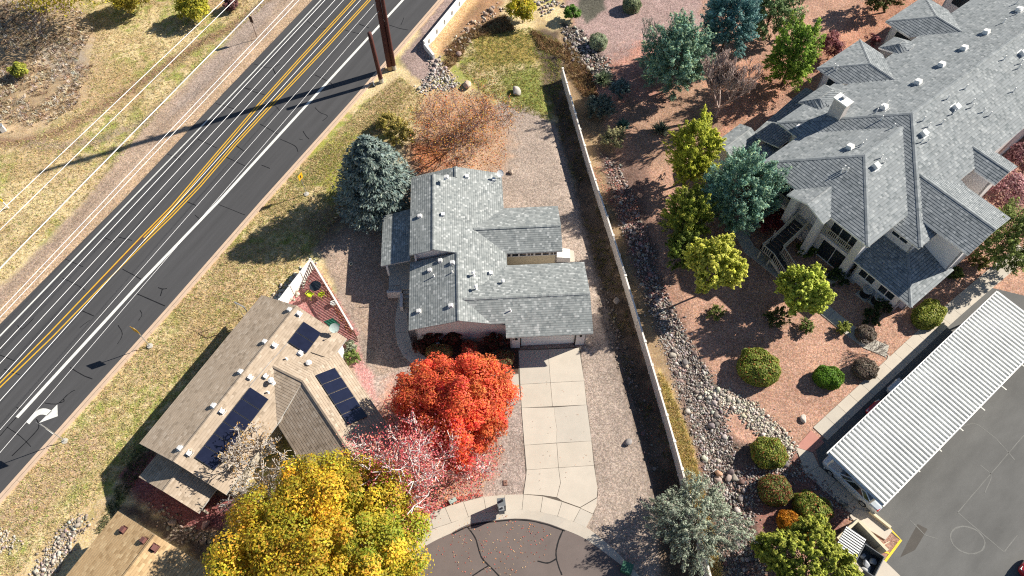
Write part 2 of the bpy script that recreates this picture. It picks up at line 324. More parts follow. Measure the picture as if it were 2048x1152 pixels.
# relief: swale and stony bank
dF = linesd(FENCE, X, Y)
fx = np.interp(Y, [p[1] for p in FENCE[::-1]], [p[0] for p in FENCE[::-1]])
sw = np.exp(-((X - fx + 1.3) / 1.1) ** 2) * (Y < 66) * (Y > 8); Z = Z - .30 * sw
bk = np.exp(-((X - fx - 3.2) / 1.3) ** 2) * (Y < 60) * (Y > 8); Z = Z - .22 * bk * (1 + (n_mid - .5) * 2)
sand = sm(polysd(ZONES['basin_sand'], X, Y), -.3, 1.2); Z = Z - .35 * sand
rut = linesd(Gp([(1180, 700), (1235, 900), (1265, 1160)]), X, Y); Z = Z - .03 * np.exp(-(rut / .25) ** 2)
rim = Gp([(1190, 600), (1225, 720), (1270, 860), (1310, 1000)]); Z = Z + .10 * np.exp(-(linesd(rim, X, Y) / .35) ** 2)
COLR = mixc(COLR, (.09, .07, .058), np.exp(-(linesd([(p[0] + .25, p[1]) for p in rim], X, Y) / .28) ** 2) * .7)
# hard surfaces sit above: sink the ground a little under them
def sinkpoly(P, d=.05):
    global Z
    m = sm(polysd(P, X, Y), -.35, .05); Z = np.where(m > 0, np.minimum(Z, 0) * (1 - m) + np.minimum(Z, -d) * m, Z)
Z = np.minimum(Z, .12)
RD_R = Gp([(1050, -185), (876, 0), (700, 204), (524, 399), (330, 620), (187, 779), (0, 988), (-230, 1250)])
RD_L = Gp([(800, -190), (625, 0), (434, 200), (243, 404), (0, 648), (-260, 905), (-500, 1130)])
sinkpoly(RD_R + RD_L[::-1])
GROUND_POST = []   # polygons added by later surfaces are all within flat zones
def build_ground():
    V = np.stack([X, Y, Z], -1).reshape(-1, 3); idx = np.arange(nx * ny).reshape(ny, nx)
    F = np.stack([idx[:-1, :-1], idx[:-1, 1:], idx[1:, 1:], idx[1:, :-1]], -1).reshape(-1, 4)
    # skirt out to the horizon
    big = 4000.; k = len(V); ring = np.array([[-big, -big, -.4], [big, -big, -.4], [big, big, -.4], [-big, big, -.4]]); V = np.vstack([V, ring])
    c = [idx[0, 0], idx[0, -1], idx[-1, -1], idx[-1, 0]]
    edges = [idx[0, ::4], idx[::4, -1], idx[-1, ::4], idx[::4, 0]]
    F2 = [[c[i], k + i, k + (i + 1) % 4, c[(i + 1) % 4]] for i in range(4)]
    F = np.vstack([F, [[f[0], f[1], f[2], f[3]] for f in F2]])
    cols = np.vstack([COLR.reshape(-1, 3), np.tile([[.28, .21, .11]], (4, 1))])
    m, t, b, N = nodes('ground'); L = t.links.new
    at = N('Attribute'); at.attribute_name = 'Col'; ag = N('Attribute'); ag.attribute_name = 'Grass'; geo = N('NewGeometry')
    vo = N('TexVoronoi'); vo.inputs['Scale'].default_value = 9; L(geo.outputs['Position'], vo.inputs['Vector'])
    se = N('SeparateColor'); L(vo.outputs['Color'], se.inputs[0])
    vo2 = N('TexVoronoi'); vo2.inputs['Scale'].default_value = 22; L(geo.outputs['Position'], vo2.inputs['Vector']); se2 = N('SeparateColor'); L(vo2.outputs['Color'], se2.inputs[0])
    def M(op, a, bb=None, c=None):
        n = N('Math'); n.operation = op
        for i, x in enumerate((a, bb, c)):
            if x is None: continue
            if isinstance(x, (int, float)): n.inputs[i].default_value = x
            else: L(x, n.inputs[i])
        return n.outputs[0]
    gr = M('MULTIPLY', M('MULTIPLY_ADD', se.outputs[0], .62, .69), M('MULTIPLY_ADD', se2.outputs[1], .5, .75))
    ng = N('TexNoise'); ng.inputs['Scale'].default_value = 7; ng.inputs['Detail'].default_value = 6; ng.inputs['Roughness'].default_value = .75; L(geo.outputs['Position'], ng.inputs['Vector'])
    gg = M('MULTIPLY_ADD', ng.outputs['Fac'], 2.6, -.30)
    k2 = N('Mix'); k2.data_type = 'FLOAT'; L(ag.outputs['Fac'], k2.inputs[0]); L(gr, k2.inputs[2]); L(gg, k2.inputs[3])
    mx = N('Mix'); mx.data_type = 'RGBA'; mx.blend_type = 'MULTIPLY'; mx.inputs[0].default_value = 1; L(at.outputs['Color'], mx.inputs[6]); L(k2.outputs[0], mx.inputs[7])
    hs = N('HueSaturation'); L(mx.outputs[2], hs.inputs['Color']); L(M('MULTIPLY_ADD', se.outputs[2], .02, .49), hs.inputs['Hue']); L(M('MULTIPLY_ADD', se2.outputs[2], .5, .75), hs.inputs['Saturation'])
    L(hs.outputs[0], b.inputs['Base Color']); b.inputs['Roughness'].default_value = .95; b.inputs['Specular IOR Level'].default_value = .1
    hh = N('Mix'); hh.data_type = 'FLOAT'; L(ag.outputs['Fac'], hh.inputs[0]); L(se.outputs[1], hh.inputs[2]); L(ng.outputs['Fac'], hh.inputs[3])
    bp = N('Bump'); bp.inputs['Distance'].default_value = .06; bp.inputs['Strength'].default_value = .8; L(hh.outputs[0], bp.inputs['Height']); L(bp.outputs[0], b.inputs['Normal'])
    o = mesh_np('ground', V, F, m, None, cols, True, kind='structure', label='dry grass, dirt and gravel ground around the houses')
    a = o.data.attributes.new('Grass', 'FLOAT', 'POINT'); a.data.foreach_set('value', np.concatenate([GRASS.ravel(), np.ones(4)]).astype(np.float32))
    return o
# ================================================================== ROAD, KERBS, PAVEMENTS
def offset_line(P, d):
    """parallel polyline, d metres to the left of travel"""
    P = [Vector((p[0], p[1])) for p in P]; out = []
    for i, p in enumerate(P):
        a = P[max(i - 1, 0)]; b = P[min(i + 1, len(P) - 1)]; t = (b - a).normalized(); out.append((p.x - t.y * d, p.y + t.x * d))
    return out
def resample(P, step):
    P = [Vector((p[0], p[1])) for p in P]; L = [0]
    for a, b in zip(P[:-1], P[1:]): L.append(L[-1] + (b - a).length)
    n = max(1, round(L[-1] / step)); out = []
    for k in range(n + 1):
        s = L[-1] * k / n; i = min(max(j for j in range(len(L)) if L[j] <= s + 1e-9), len(P) - 2)
        out.append(P[i].lerp(P[i + 1], (s - L[i]) / (L[i + 1] - L[i])))
    return [(p.x, p.y) for p in out]
def smooth_line(P, n=6):
    P = [Vector((p[0], p[1])) for p in P]; Q = [P[0]] + P + [P[-1]]; out = []
    for i in range(1, len(Q) - 2):
        for k in range(n):
            t = k / n; a, b, c, d = Q[i - 1], Q[i], Q[i + 1], Q[i + 2]
            out.append(.5 * ((2 * b) + (c - a) * t + (2 * a - 5 * b + 4 * c - d) * t * t + (3 * b - a - 3 * c + d) * t ** 3))
    out.append(P[-1]); return [(p.x, p.y) for p in out]
def ribbon(mb, P, w, z, wj=0):
    L = offset_line(P, w / 2); Q = offset_line(P, -w / 2)
    if wj:
        L = [(x + random.uniform(-wj, wj), y + random.uniform(-wj, wj)) for x, y in L]; Q = [(x + random.uniform(-wj, wj), y + random.uniform(-wj, wj)) for x, y in Q]
    for i in range(len(P) - 1): mb.poly([(*Q[i], z), (*Q[i + 1], z), (*L[i + 1], z), (*L[i], z)])
ROADANG = R(62)
M_road = solid('road_asphalt', (.060, .060, .0625), .85, .30, .75, .16, 26, bump=.004, stretch=(ROADANG, 9, .55))
M_cul = solid('worn_asphalt', (.140, .114, .104), .9, .20, .5, .14, 28, bump=.004)
M_park = solid('parking_asphalt', (.112, .112, .108), .9, .36, .55, .14, 24, bump=.003, stretch=(R(39), 3.2, 1.3))
road = MB(); road.poly([(*p, .006) for p in RD_R[::-1]] + [(*p, .006) for p in RD_L])
road = road.build('road', M_road, kind='structure')
def mark(name, px, wdt, mat=None, z=.014, parent=road, step=None):
    mb = MB(); P = Gp(px); ribbon(mb, P if step is None else resample(P, step), wdt, z); return mb.build(name, mat or M_mark, parent)
mark('edge_line', [(960, -165), (806, 0), (650, 170), (441, 399), (285, 561), (85, 779), (34, 835)], .29)
mark('edge_line', [(800, -165), (642, 0), (506, 145), (385, 272), (127, 540), (0, 672), (-200, 870)], .15)
# yellow lines: two doubles that close up to one
YA = Gp([(856, -165), (706, 0), (598, 118), (518, 207), (428, 312), (343, 412), (283, 473), (198, 562), (98, 667), (0, 766), (-200, 973)]); YB = Gp([(892, -165), (741, 0), (656, 93), (555, 200), (472, 290), (402, 372), (345, 432), (292, 484), (206, 570), (105, 674), (0, 775), (-195, 980)])
for P in (YA, YB, offset_line(YA[:7], .27), offset_line(YB[:8], -.27)):
    mb = MB(); ribbon(mb, P, .12, .016); mb.build('centre_line', M_yel, road)
mb = MB(); ribbon(mb, Gp([(350, 405), (300, 458), (240, 520), (180, 582)]), .22, .011); mb.build('rust_stain', solid('rust_stain', (.10, .045, .035), .85, .3, 1, .2, 20), road)
# turn arrow
A = lambda pts: [(*p, .015) for p in Gp([(0 + x / 5.117, 780 + y / 5.117) for x, y in pts])]
mb = MB()
sh_o = [(272, 330), (330, 262), (375, 215), (420, 192), (470, 190), (515, 205), (532, 215)]; sh_i = [(300, 352), (345, 300), (385, 265), (425, 252), (460, 256), (480, 265)]
so_ = smooth_line(sh_o, 4); si_ = smooth_line(sh_i, 4); n = min(len(so_), len(si_)); so_ = [so_[round(i * (len(so_) - 1) / (n - 1))] for i in range(n)]; si_ = [si_[round(i * (len(si_) - 1) / (n - 1))] for i in range(n)]
o3, i3 = A(so_), A(si_)
for k in range(n - 1): mb.poly([i3[k], i3[k + 1], o3[k + 1], o3[k]])
mb.poly(A([(400, 338), (592, 268), (588, 148)])); mb.build('turn_arrow', M_mark, road)
mark('edge_line', [(87, 853), (107, 868)], .09)
# crack sealant
def crack(px, wd=.085, parent=None, z=.012):
    P = smooth_line(Gp(px), 5); mb = MB(); ribbon(mb, P, wd, z, .012); mb.build('crack_seal', M_tar, parent or road)
for c in [[(612, 40), (640, 58), (665, 50), (672, 35)], [(508, 128), (540, 136), (560, 128)], [(545, 135), (552, 150)], [(487, 175), (510, 184), (530, 190)], [(490, 176), (515, 180)],
          [(432, 207), (470, 218)], [(395, 278), (434, 296)], [(335, 308), (362, 320)], [(452, 314), (494, 334)], [(470, 290), (485, 300), (487, 303)], [(520, 248), (545, 262), (555, 268)], [(560, 278), (590, 292), (596, 304)],
          [(606, 262), (612, 272), (618, 278)], [(606, 280), (598, 278)], [(630, 215), (640, 225), (655, 232), (645, 242)], [(630, 150), (660, 165), (668, 175)], [(530, 205), (548, 210), (560, 222)], [(523, 330), (540, 337)],
          [(437, 409), (490, 430)], [(370, 402), (392, 411)], [(390, 430), (398, 437)], [(245, 538), (285, 560)], [(275, 588), (330, 612)], [(316, 575), (325, 578), (334, 577)], [(325, 578), (321, 592)],
          [(125, 556), (150, 568), (170, 580)], [(130, 518), (167, 534)], [(208, 475), (230, 484)], [(237, 474), (264, 481)], [(165, 622), (188, 632)], [(236, 650), (244, 664), (243, 675), (235, 688)], [(280, 620), (284, 630), (277, 641)],
          [(140, 735), (165, 750), (185, 758)], [(35, 650), (45, 658), (68, 636)], [(0, 710), (30, 722)], [(8, 738), (40, 750)], [(90, 806), (105, 808), (118, 806), (137, 788), (150, 780)], [(118, 806), (128, 803), (127, 798)],
          [(14, 854), (40, 872), (62, 893)], [(73, 838), (78, 852), (68, 868), (24, 912)], [(0, 872), (30, 838), (75, 790)], [(33, 814), (46, 818), (80, 780)], [(690, 60), (700, 63), (720, 68)], [(718, 48), (738, 56)], [(778, 50), (800, 57), (816, 60)], [(808, 35), (802, 50)], [(180, 640), (160, 655)]]:
    crack(c, random.uniform(.045, .085))
# kerb with gutter on the near side of the road
KS = 1 if (Vector(offset_line(RD_R, 1)[2]) - Vector(RD_L[2])).length > (Vector(RD_R[2]) - Vector(RD_L[2])).length else -1
kerb = MB(); ribbon(kerb, offset_line(RD_R, KS * .20), .40, .012); kerb = kerb.build('gutter', M_kerb, kind='structure')
KP = resample(RD_R, 3.0); KI = offset_line(KP, KS * .40); KO = offset_line(KP, KS * .62)
for i in range(len(KP) - 1):
    a, b = Vector(KI[i]), Vector(KI[i + 1]); c, d = Vector(KO[i + 1]), Vector(KO[i]); e = (b - a).normalized() * .008
    mb = MB(); mb.prism([a + e, b - e, c - e, d + e], -.1, .13); mb.build('kerb_stone', M_kerb, kerb)
# ------------------------------------------------------------------ slabs
def slab(px, parent, mat, z=.03, name='slab', world=False, gap=.012, tint=None):
    P = [Vector(p) for p in (px if world else Gp(px))]; c = sum(P, Vector((0, 0))) / len(P)
    Q = [p + (c - p).normalized() * gap * 1.4 for p in P]
    mb = MB(); mb.prism(Q, -.08, z + random.uniform(-.002, .002)); return mb.build(name, mat, parent)
def structure(name): return link(bpy.data.objects.new(name, None), None, kind='structure')
def struct_poly(name, px, z, mat, world=False):
    mb = MB(); P = px if world else Gp(px)
    a = sum(P[i][0] * P[(i + 1) % len(P)][1] - P[(i + 1) % len(P)][0] * P[i][1] for i in range(len(P)))
    mb.poly([(*p, z) for p in (P if a > 0 else P[::-1])]); return mb.build(name, mat, kind='structure')
CONC = [solid('concrete_slab_%d' % i, c, .85, .12, .7, .09, 25, bump=.003) for i, c in enumerate(((.47, .42, .35), (.445, .405, .345), (.485, .435, .365)))]
M_joint = solid('joint_soil', (.10, .085, .07), .95)
cc = lambda: random.choice(CONC)
# driveway
drv = struct_poly('driveway', [(1036, 700), (1160, 694), (1190, 935), (1196, 990), (1188, 1028), (1124, 1006), (1085, 995), (1046, 990), (1052, 950), (1042, 800), (1036, 745)], .012, M_joint)
rows = [((1037, 701), (1096, 699), (1158, 696)), ((1040.5, 769), (1101, 765.5), (1168.5, 762)), ((1043, 816), (1105, 813), (1173.5, 810)), ((1048.7, 890.5), (1113.5, 886.5), (1183, 882)), ((1053, 940), (1117, 935.5), (1188, 931))]
for k in range(4):
    a, b = rows[k], rows[k + 1]
    if k == 2:
        cr = [(1108, 815), (1110, 835), (1114, 860), (1112, 886)]
        slab([a[0], cr[0], cr[1], cr[2], cr[3], b[0]], drv, cc(), gap=.006); slab([cr[0], a[2], b[2], cr[3], cr[2], cr[1]], drv, cc(), gap=.006)
    else:
        for i in range(2): slab([a[i], a[i + 1], b[i + 1], b[i]], drv, cc())
slab([(1053, 940), (1117, 935.5), (1121, 966), (1113.5, 995), (1085, 991), (1047, 988.5), (1052, 952)], drv, cc()); slab([(1117, 935.5), (1188, 931), (1195, 975), (1194, 995), (1160, 1015), (1124, 1002), (1113.5, 995), (1121, 966)], drv, cc())
slab([(1160, 1016), (1194.5, 996), (1193, 1012), (1186, 1028)], drv, cc())
slab([(1007, 752), (1037, 748), (1040, 796), (1014, 785)], drv, cc()); slab([(985, 742), (1008, 751), (1014, 785), (985, 770)], drv, cc())
# cul-de-sac
cul_edge = smooth_line(Gp([(780, 1150), (820, 1112), (866, 1083.5), (901, 1067), (935, 1049), (989, 1040.5), (1043, 1037), (1086, 1044), (1126, 1058), (1171, 1078), (1214, 1109), (1245, 1133), (1275, 1165), (1310, 1210)]), 4)
cul = struct_poly('cul_de_sac', cul_edge + Gp([(1310, 1420), (780, 1420)]), .008, M_cul, True)
back = smooth_line(Gp([(780, 1118), (820, 1085), (860, 1061), (901, 1047), (942, 1033), (1006, 1021), (1045, 1020), (1081, 1024.5), (1118, 1034), (1148, 1044), (1182, 1061), (1225, 1097), (1258, 1130), (1285, 1160), (1325, 1210)]), 4)
cg = MB(); n = min(len(back), len(cul_edge)); cE = resample(cul_edge, .8); cB = resample(back, .8); n = 40
cE = [cul_edge[round(i * (len(cul_edge) - 1) / n)] for i in range(n + 1)]; cB = [back[round(i * (len(back) - 1) / n)] for i in range(n + 1)]
curb = structure('rolled_kerb')
for i in range(0, n):
    a, b, c, d = cE[i], cE[i + 1], cB[i + 1], cB[i]; lerp = lambda p, q, t: (p[0] + (q[0] - p[0]) * t, p[1] + (q[1] - p[1]) * t)
    m1, m2 = lerp(a, d, .55), lerp(b, c, .55); mb = MB()
    mb.hexa([(*a, -.1), (*b, -.1), (*m2, -.1), (*m1, -.1)], [(*a, .016), (*b, .016), (*m2, .05), (*m1, .05)])
    mb.hexa([(*m1, -.1), (*m2, -.1), (*c, -.1), (*d, -.1)], [(*m1, .05), (*m2, .05), (*c, .075), (*d, .075)])
    mb.build('kerb_stone', CONC[(i // 3) % 3], curb)
walk = structure('street_pavement')
outer = [(820, 1050), (860, 1026.6), (890, 1015), (926.6, 1004), (967.4, 994), (1010, 990), (1047, 989), (1085.6, 993), (1124, 1004), (1161, 1017), (1186, 1029)]
inner = [(845, 1070), (866, 1058), (903, 1046), (937, 1034.5), (973, 1026.5), (1006, 1021), (1044, 1020), (1081, 1024.5), (1115, 1033), (1147, 1043.5), (1172, 1056)]
for i in range(len(outer) - 1): slab([outer[i], outer[i + 1], inner[i + 1], inner[i]], walk, cc(), .075)
for c in [[(934, 1052), (950, 1075), (958, 1100), (965, 1118), (985, 1138), (1005, 1160)], [(976, 1132), (960, 1142), (945, 1152)], [(1126, 1060), (1116, 1085), (1112, 1110), (1118, 1135), (1124, 1150)], [(1112, 1118), (1095, 1126), (1075, 1122)], [(905, 1068), (940, 1052), (990, 1043), (1045, 1040), (1090, 1048), (1130, 1062)]]:
    crack(c, .10, cul, .014)
# walk beside the house
wl = structure('house_path')
Lp = [(800, 545), (798, 565), (797, 590), (794, 615), (790, 640), (790.5, 665), (795, 690), (806, 712), (824, 728), (850, 742)]
Rp = [(818, 545), (818, 565), (817, 590), (816, 615), (815, 640), (817, 665), (822, 683), (832, 698), (845, 710), (866, 722)]
for i in range(len(Lp) - 1): slab([Lp[i], Rp[i], Rp[i + 1], Lp[i + 1]], wl, M_oldconc, .04)
# condominium paths: slabs along centre lines
def path(name, px, width, step, z=.05, mat=None, red=()):
    st = structure(name); P = resample(smooth_line(Gp(px), 6), step); A = offset_line(P, width / 2); B = offset_line(P, -width / 2)
    for i in range(len(P) - 1): slab([A[i], A[i + 1], B[i + 1], B[i]], st, red[1] if red and i in red[0] else (mat or cc()), z, world=True)
    return st
M_redconc = solid('red_concrete', (.42, .20, .16), .85, .15, 1, .1, 25)
path('entry_path', [(1492, 440), (1482, 460), (1490, 490), (1532, 525), (1585, 568), (1640, 613), (1700, 661), (1742, 692), (1775, 703)], 1.25, 1.9, mat=M_oldconc)
path('carport_path', [(1640, 868), (1700, 812), (1785, 733), (1850, 672), (1905, 622), (1960, 575), (2050, 500)], 1.45, 1.55)
path('corner_path', [(1635, 873), (1613, 890), (1608, 912), (1622, 938), (1650, 962), (1700, 1005), (1740, 1040)], 1.35, 1.7, red=((0,), M_redconc))
slab([(1742, 690), (1768, 702), (1790, 724), (1768, 745), (1776, 712)], bpy.data.objects['carport_path'], cc(), .046)
path('patio_path', [(1655, 560), (1690, 545), (1712, 560)], 1.1, 1.6, mat=M_oldconc)
# car park
park = struct_poly('car_park', [(1630, 892), (1882, 655), (1895, 625), (1960, 570), (2250, 640), (2300, 900), (2260, 1260), (1760, 1240), (1720, 1180), (1800, 1080), (1740, 1030), (1640, 935)], .010, M_park)
for px in [[(1902, 860), (1950, 845), (1990, 875), (2030, 920)], [(1960, 930), (1985, 950), (1970, 985)], [(1820, 1040), (1850, 1070), (1875, 1078)], [(1915, 1025), (1965, 1068), (2008, 1104)], [(2008, 1104), (2035, 1070)], [(1915, 1025), (2048, 870)]]:
    mb = MB(); ribbon(mb, resample(Gp(px), .5), .07, .014, .015); mb.build('patched_crack', solid('pale_crack', (.165, .165, .155), .9, .3, 1.5, .2, 20), park)
mb = MB(); c0 = G(1935, 1080); P = [(c0.x + 1.25 * math.cos(t), c0.y + 1.0 * math.sin(t)) for t in np.linspace(0, 2 * math.pi, 33)]; ribbon(mb, P, .10, .014, .02); mb.build('ring_stain', solid('ring_stain', (.165, .165, .155), .9, .3, 2, .2, 20), park)
mb = MB(); mb.poly([(*p, .012) for p in Gp([(1815, 1085), (1835, 1048), (1855, 1058), (1830, 1100), (1800, 1115)][::-1])]); mb.build('oil_stain', solid('oil_stain', (.075, .068, .06), .85, .3, 1, .2, 20), park)
def ypath(px, wd, mat=M_yel2): mb = MB(); ribbon(mb, Gp(px), wd, .016); mb.build('paint_line', mat, park)
ypath([(1777, 1055), (1802, 1080), (1735, 1170)], .17); ypath([(1751, 1099), (1778, 1106)], .15); ypath([(1722, 1134), (1750, 1146)], .15)
for k in range(8):
    a = G(1797 + 43.2 * k, 985 - 41 * k); b = a + Vector((math.cos(R(128.7)), math.sin(R(128.7)), 0)) * 5.6
    mb = MB(); ribbon(mb, [(a.x, a.y), (b.x, b.y)], .11, .016); mb.build('stall_line', M_mark, park)
# ================================================================== BUILDINGS
class Frame:
    """local building frame: u along angle a, v to the left (vs=1) or right (vs=-1) of it"""
    def __init__(s, deg, vs=1): a = R(deg); s.u = Vector((math.cos(a), math.sin(a))); s.v = Vector((-math.sin(a), math.cos(a))) * vs; s.a = a
    def __call__(s, u, v, z=0.): q = s.u * u + s.v * v; return Vector((q.x, q.y, z))
M_grey = shingle('grey_shingle', (.175, .193, .195), (.232, .25, .247), (.42, .437, .43), .20, .20)
M_slate = shingle('slate_shingle', (.15, .17, .178), (.22, .24, .25), (.33, .35, .355), .22, .27)
M_tan = shingle('tan_shingle', (.29, .23, .17), (.375, .30, .225), (.45, .375, .295), .30, .22)
M_gold = shingle('gold_shingle', (.34, .225, .115), (.44, .305, .165), (.54, .40, .23), .30, .22)
COURSE = {'grey_shingle': (.20, .013), 'slate_shingle': (.27, .034), 'tan_shingle': (.22, .012), 'gold_shingle': (.22, .012)}
M_stucco = solid('white_stucco', (.66, .62, .60), .85, .06, 1.5, .05, 30)
M_condo = solid('pale_grey_stucco', (.68, .655, .65), .85, .07, 1.5, .05, 30)
M_cream = solid('cream_siding', (.62, .57, .42), .8, .05, 1.5, .05, 30)
M_fascia = solid('grey_fascia', (.42, .42, .41), .7, .06, 2, .04, 30)
M_darkgap = solid('shadowed_soffit', (.05, .05, .05), .9)
M_vent = solid('white_vent_metal', (.80, .79, .76), .5, .05, 3, .03, 30)
M_brownvent = solid('brown_vent_metal', (.16, .07, .06), .5, .05, 3, .03, 30)
M_metal = solid('white_roof_metal', (.60, .61, .59), .6, .24, .45, .05, 20)
def face_uv(P):
    n = Vector((0, 0, 0))
    for i in range(len(P)): a, b = P[i], P[(i + 1) % len(P)]; n += a.cross(b)
    n.normalize()
    h = Vector((0, 0, 1)).cross(n); h = h.normalized() if h.length > 1e-4 else Vector((1, 0, 0)); s = n.cross(h)
    return [(p.dot(h), p.dot(s)) for p in P], n
def roof_plane(parent, P, mat, th=.13, fascia=None, name='roof_plane'):
    """one shingled plane with real thickness, laid in stepped courses; P any order"""
    P = [Vector(p) for p in P]; uv, n = face_uv(P)
    if n.z < 0: P = P[::-1]; uv, n = face_uv(P)
    h = Vector((0, 0, 1)).cross(n); h = h.normalized() if h.length > 1e-4 else Vector((1, 0, 0)); sl_ = n.cross(h)
    mb = MB(); rh, t = COURSE[mat.name]
    bm = bmesh.new(); bm.faces.new([bm.verts.new(p) for p in P]); vv = [p.dot(sl_) for p in P]; k0, k1 = math.floor(min(vv) / rh), math.ceil(max(vv) / rh)
    for k in range(k0, k1 + 1):
        for lev in (k * rh, (k + .78) * rh):
            if min(vv) < lev < max(vv): bmesh.ops.bisect_plane(bm, geom=bm.verts[:] + bm.edges[:] + bm.faces[:], dist=1e-5, plane_co=sl_ * lev, plane_no=sl_)
    for f in bm.faces:
        Q = [v.co.copy() for v in f.verts]; c = f.calc_center_median().dot(sl_); fr = c / rh - math.floor(c / rh); up = n * (t if fr < .78 else 0.)
        mb.poly([q + up for q in Q], [(q.dot(h), q.dot(sl_)) for q in Q])
        if fr < .78:
            lo, hi = math.floor(c / rh) * rh, (math.floor(c / rh) + .78) * rh
            for i in range(len(Q)):
                a, b = Q[i], Q[(i + 1) % len(Q)]; va, vb_ = a.dot(sl_), b.dot(sl_)
                if (abs(va - lo) < 1e-3 and abs(vb_ - lo) < 1e-3) or (abs(va - hi) < 1e-3 and abs(vb_ - hi) < 1e-3): mb.poly([a, b, b + up, a + up], [(a.dot(h), c), (b.dot(h), c), (b.dot(h), c), (a.dot(h), c)])
    bm.free(); mb.mi = 1; lo = [p - Vector((0, 0, th)) for p in P]; top = [p + n * t for p in P]
    mb.poly(lo[::-1])
    for i in range(len(P)): j = (i + 1) % len(P); mb.poly([lo[i], lo[j], top[j], top[i]])
    return mb.build(name, [mat, fascia or M_fascia], parent)
def cap(parent, p, q, mat, w=.30):
    """ridge or hip cap of bent shingles, one per edge"""
    p, q = Vector(p), Vector(q); d = (q - p).normalized(); s = d.cross(Vector((0, 0, 1))).normalized() * w / 2; up = Vector((0, 0, .075)); dn = Vector((0, 0, .02))
    mb = MB(); L = (q - p).length
    for a, b, c in ((p - s + dn, p + up, 1), (p + up, p + s + dn, 1)):
        e = d * L; mb.poly([a, a + e, b + e, b], [(0, 0), (0, L), (w / 2, L), (w / 2, 0)])
    return mb.build('ridge_cap', mat, parent)
def wall(parent, p, q, tops, mat, th=.16, z0=-.1, name='wall'):
    """upright wall from p to q (seen from outside, p left); tops: [(t, z)...] left to right"""
    p, q = Vector((p[0], p[1], 0)), Vector((q[0], q[1], 0)); d = q - p; n = Vector((-d.y, d.x, 0)).normalized() * th   # inward = left of p->q
    F = [p + Vector((0, 0, z0)), q + Vector((0, 0, z0))] + [p + d * t + Vector((0, 0, z)) for t, z in reversed(tops)]
    mb = MB(); B = [v + n for v in F]; mb.poly(F); mb.poly(B[::-1])
    for i in range(len(F)): j = (i + 1) % len(F); mb.poly([F[i], B[i], B[j], F[j]])
    return mb.build(name, mat, parent)
def window(parent, p, q, t0, t1, z0, z1, sash=2, fr=None, name='window'):
    """framed window on the wall p->q between distances t0..t1"""
    p, q = Vector((p[0], p[1], 0)), Vector((q[0], q[1], 0)); d = (q - p).normalized(); out = Vector((d.y, -d.x, 0)); up = Vector((0, 0, 1))
    P = lambda t, z, o: p + d * t + up * z + out * o
    w = MB(); f = .07
    for a, b in (((t0, z0), (t1, z0)), ((t0, z1), (t1, z1)), ((t0, z0), (t0, z1)), ((t1, z0), (t1, z1))): w.beam(P(a[0], a[1], .03), P(b[0], b[1], .03), f, .08)
    for k in range(1, sash): tt = t0 + (t1 - t0) * k / sash; w.beam(P(tt, z0 + .03, .028), P(tt, z1 - .03, .028), .05, .07)
    o = w.build(name, fr or M_white, parent)
    for k in range(sash):
        a = t0 + (t1 - t0) * k / sash + .03; b = t0 + (t1 - t0) * (k + 1) / sash - .03
        g = MB(); g.poly([P(a, z0 + .03, .012), P(b, z0 + .03, .012), P(b, z1 - .03, .012), P(a, z1 - .03, .012)]); g.build('pane', M_glass, o)
    return o
class Plane:
    """a roof plane that things can be set out on"""
    def __init__(s, a, b, c): s.p = Vector(a); s.n = (Vector(b) - s.p).cross(Vector(c) - s.p).normalized(); s.n = s.n if s.n.z > 0 else -s.n
    def px(s, x, y, lift=0.):
        o = Vector((0, 0, HCAM)); d = Vector(_fw + _rt * (x - 1024) / FPX - _up * (y - 576) / FPX)
        return o + d * ((s.p - o).dot(s.n) / d.dot(s.n)) + s.n * lift
def box_vent(parent, pl, x, y, size=.34, mat=None, ang=None, h=.22):
    c = pl.px(x, y); sd = Vector((0, 0, 1)).cross(pl.n).normalized(); dn = pl.n.cross(sd) * -1; mb = MB()
    fl = size * .75; mb.hexa([c - sd * fl - dn * fl, c + sd * fl - dn * fl, c + sd * fl + dn * fl, c - sd * fl + dn * fl][::1], [v + pl.n * .012 for v in (c - sd * fl - dn * fl, c + sd * fl - dn * fl, c + sd * fl + dn * fl, c - sd * fl + dn * fl)])
    a = size * .5; b = [c - sd * a - dn * a, c + sd * a - dn * a, c + sd * a + dn * a, c - sd * a + dn * a]
    if (b[1] - b[0]).cross(b[3] - b[0]).z < 0: b = b[::-1]
    mb.hexa(b, [v * .88 + c * .12 + pl.n * h for v in b]); return mb.build('roof_vent', mat or M_vent, parent)
def pipe_vent(parent, pl, x, y, r=.05, h=.45, capped=False, mat=None):
    c = pl.px(x, y); mb = MB(); mb.lathe((c.x, c.y, c.z - .05), [(r * 2.4, 0), (r * 1.3, .10), (r, .12), (r, h)] + ([(r * 2.2, h), (r * 2.2, h + .09), (r * .6, h + .16)] if capped else []), 10)
    return mb.build('vent_pipe', mat or M_vent, parent, smooth=False)
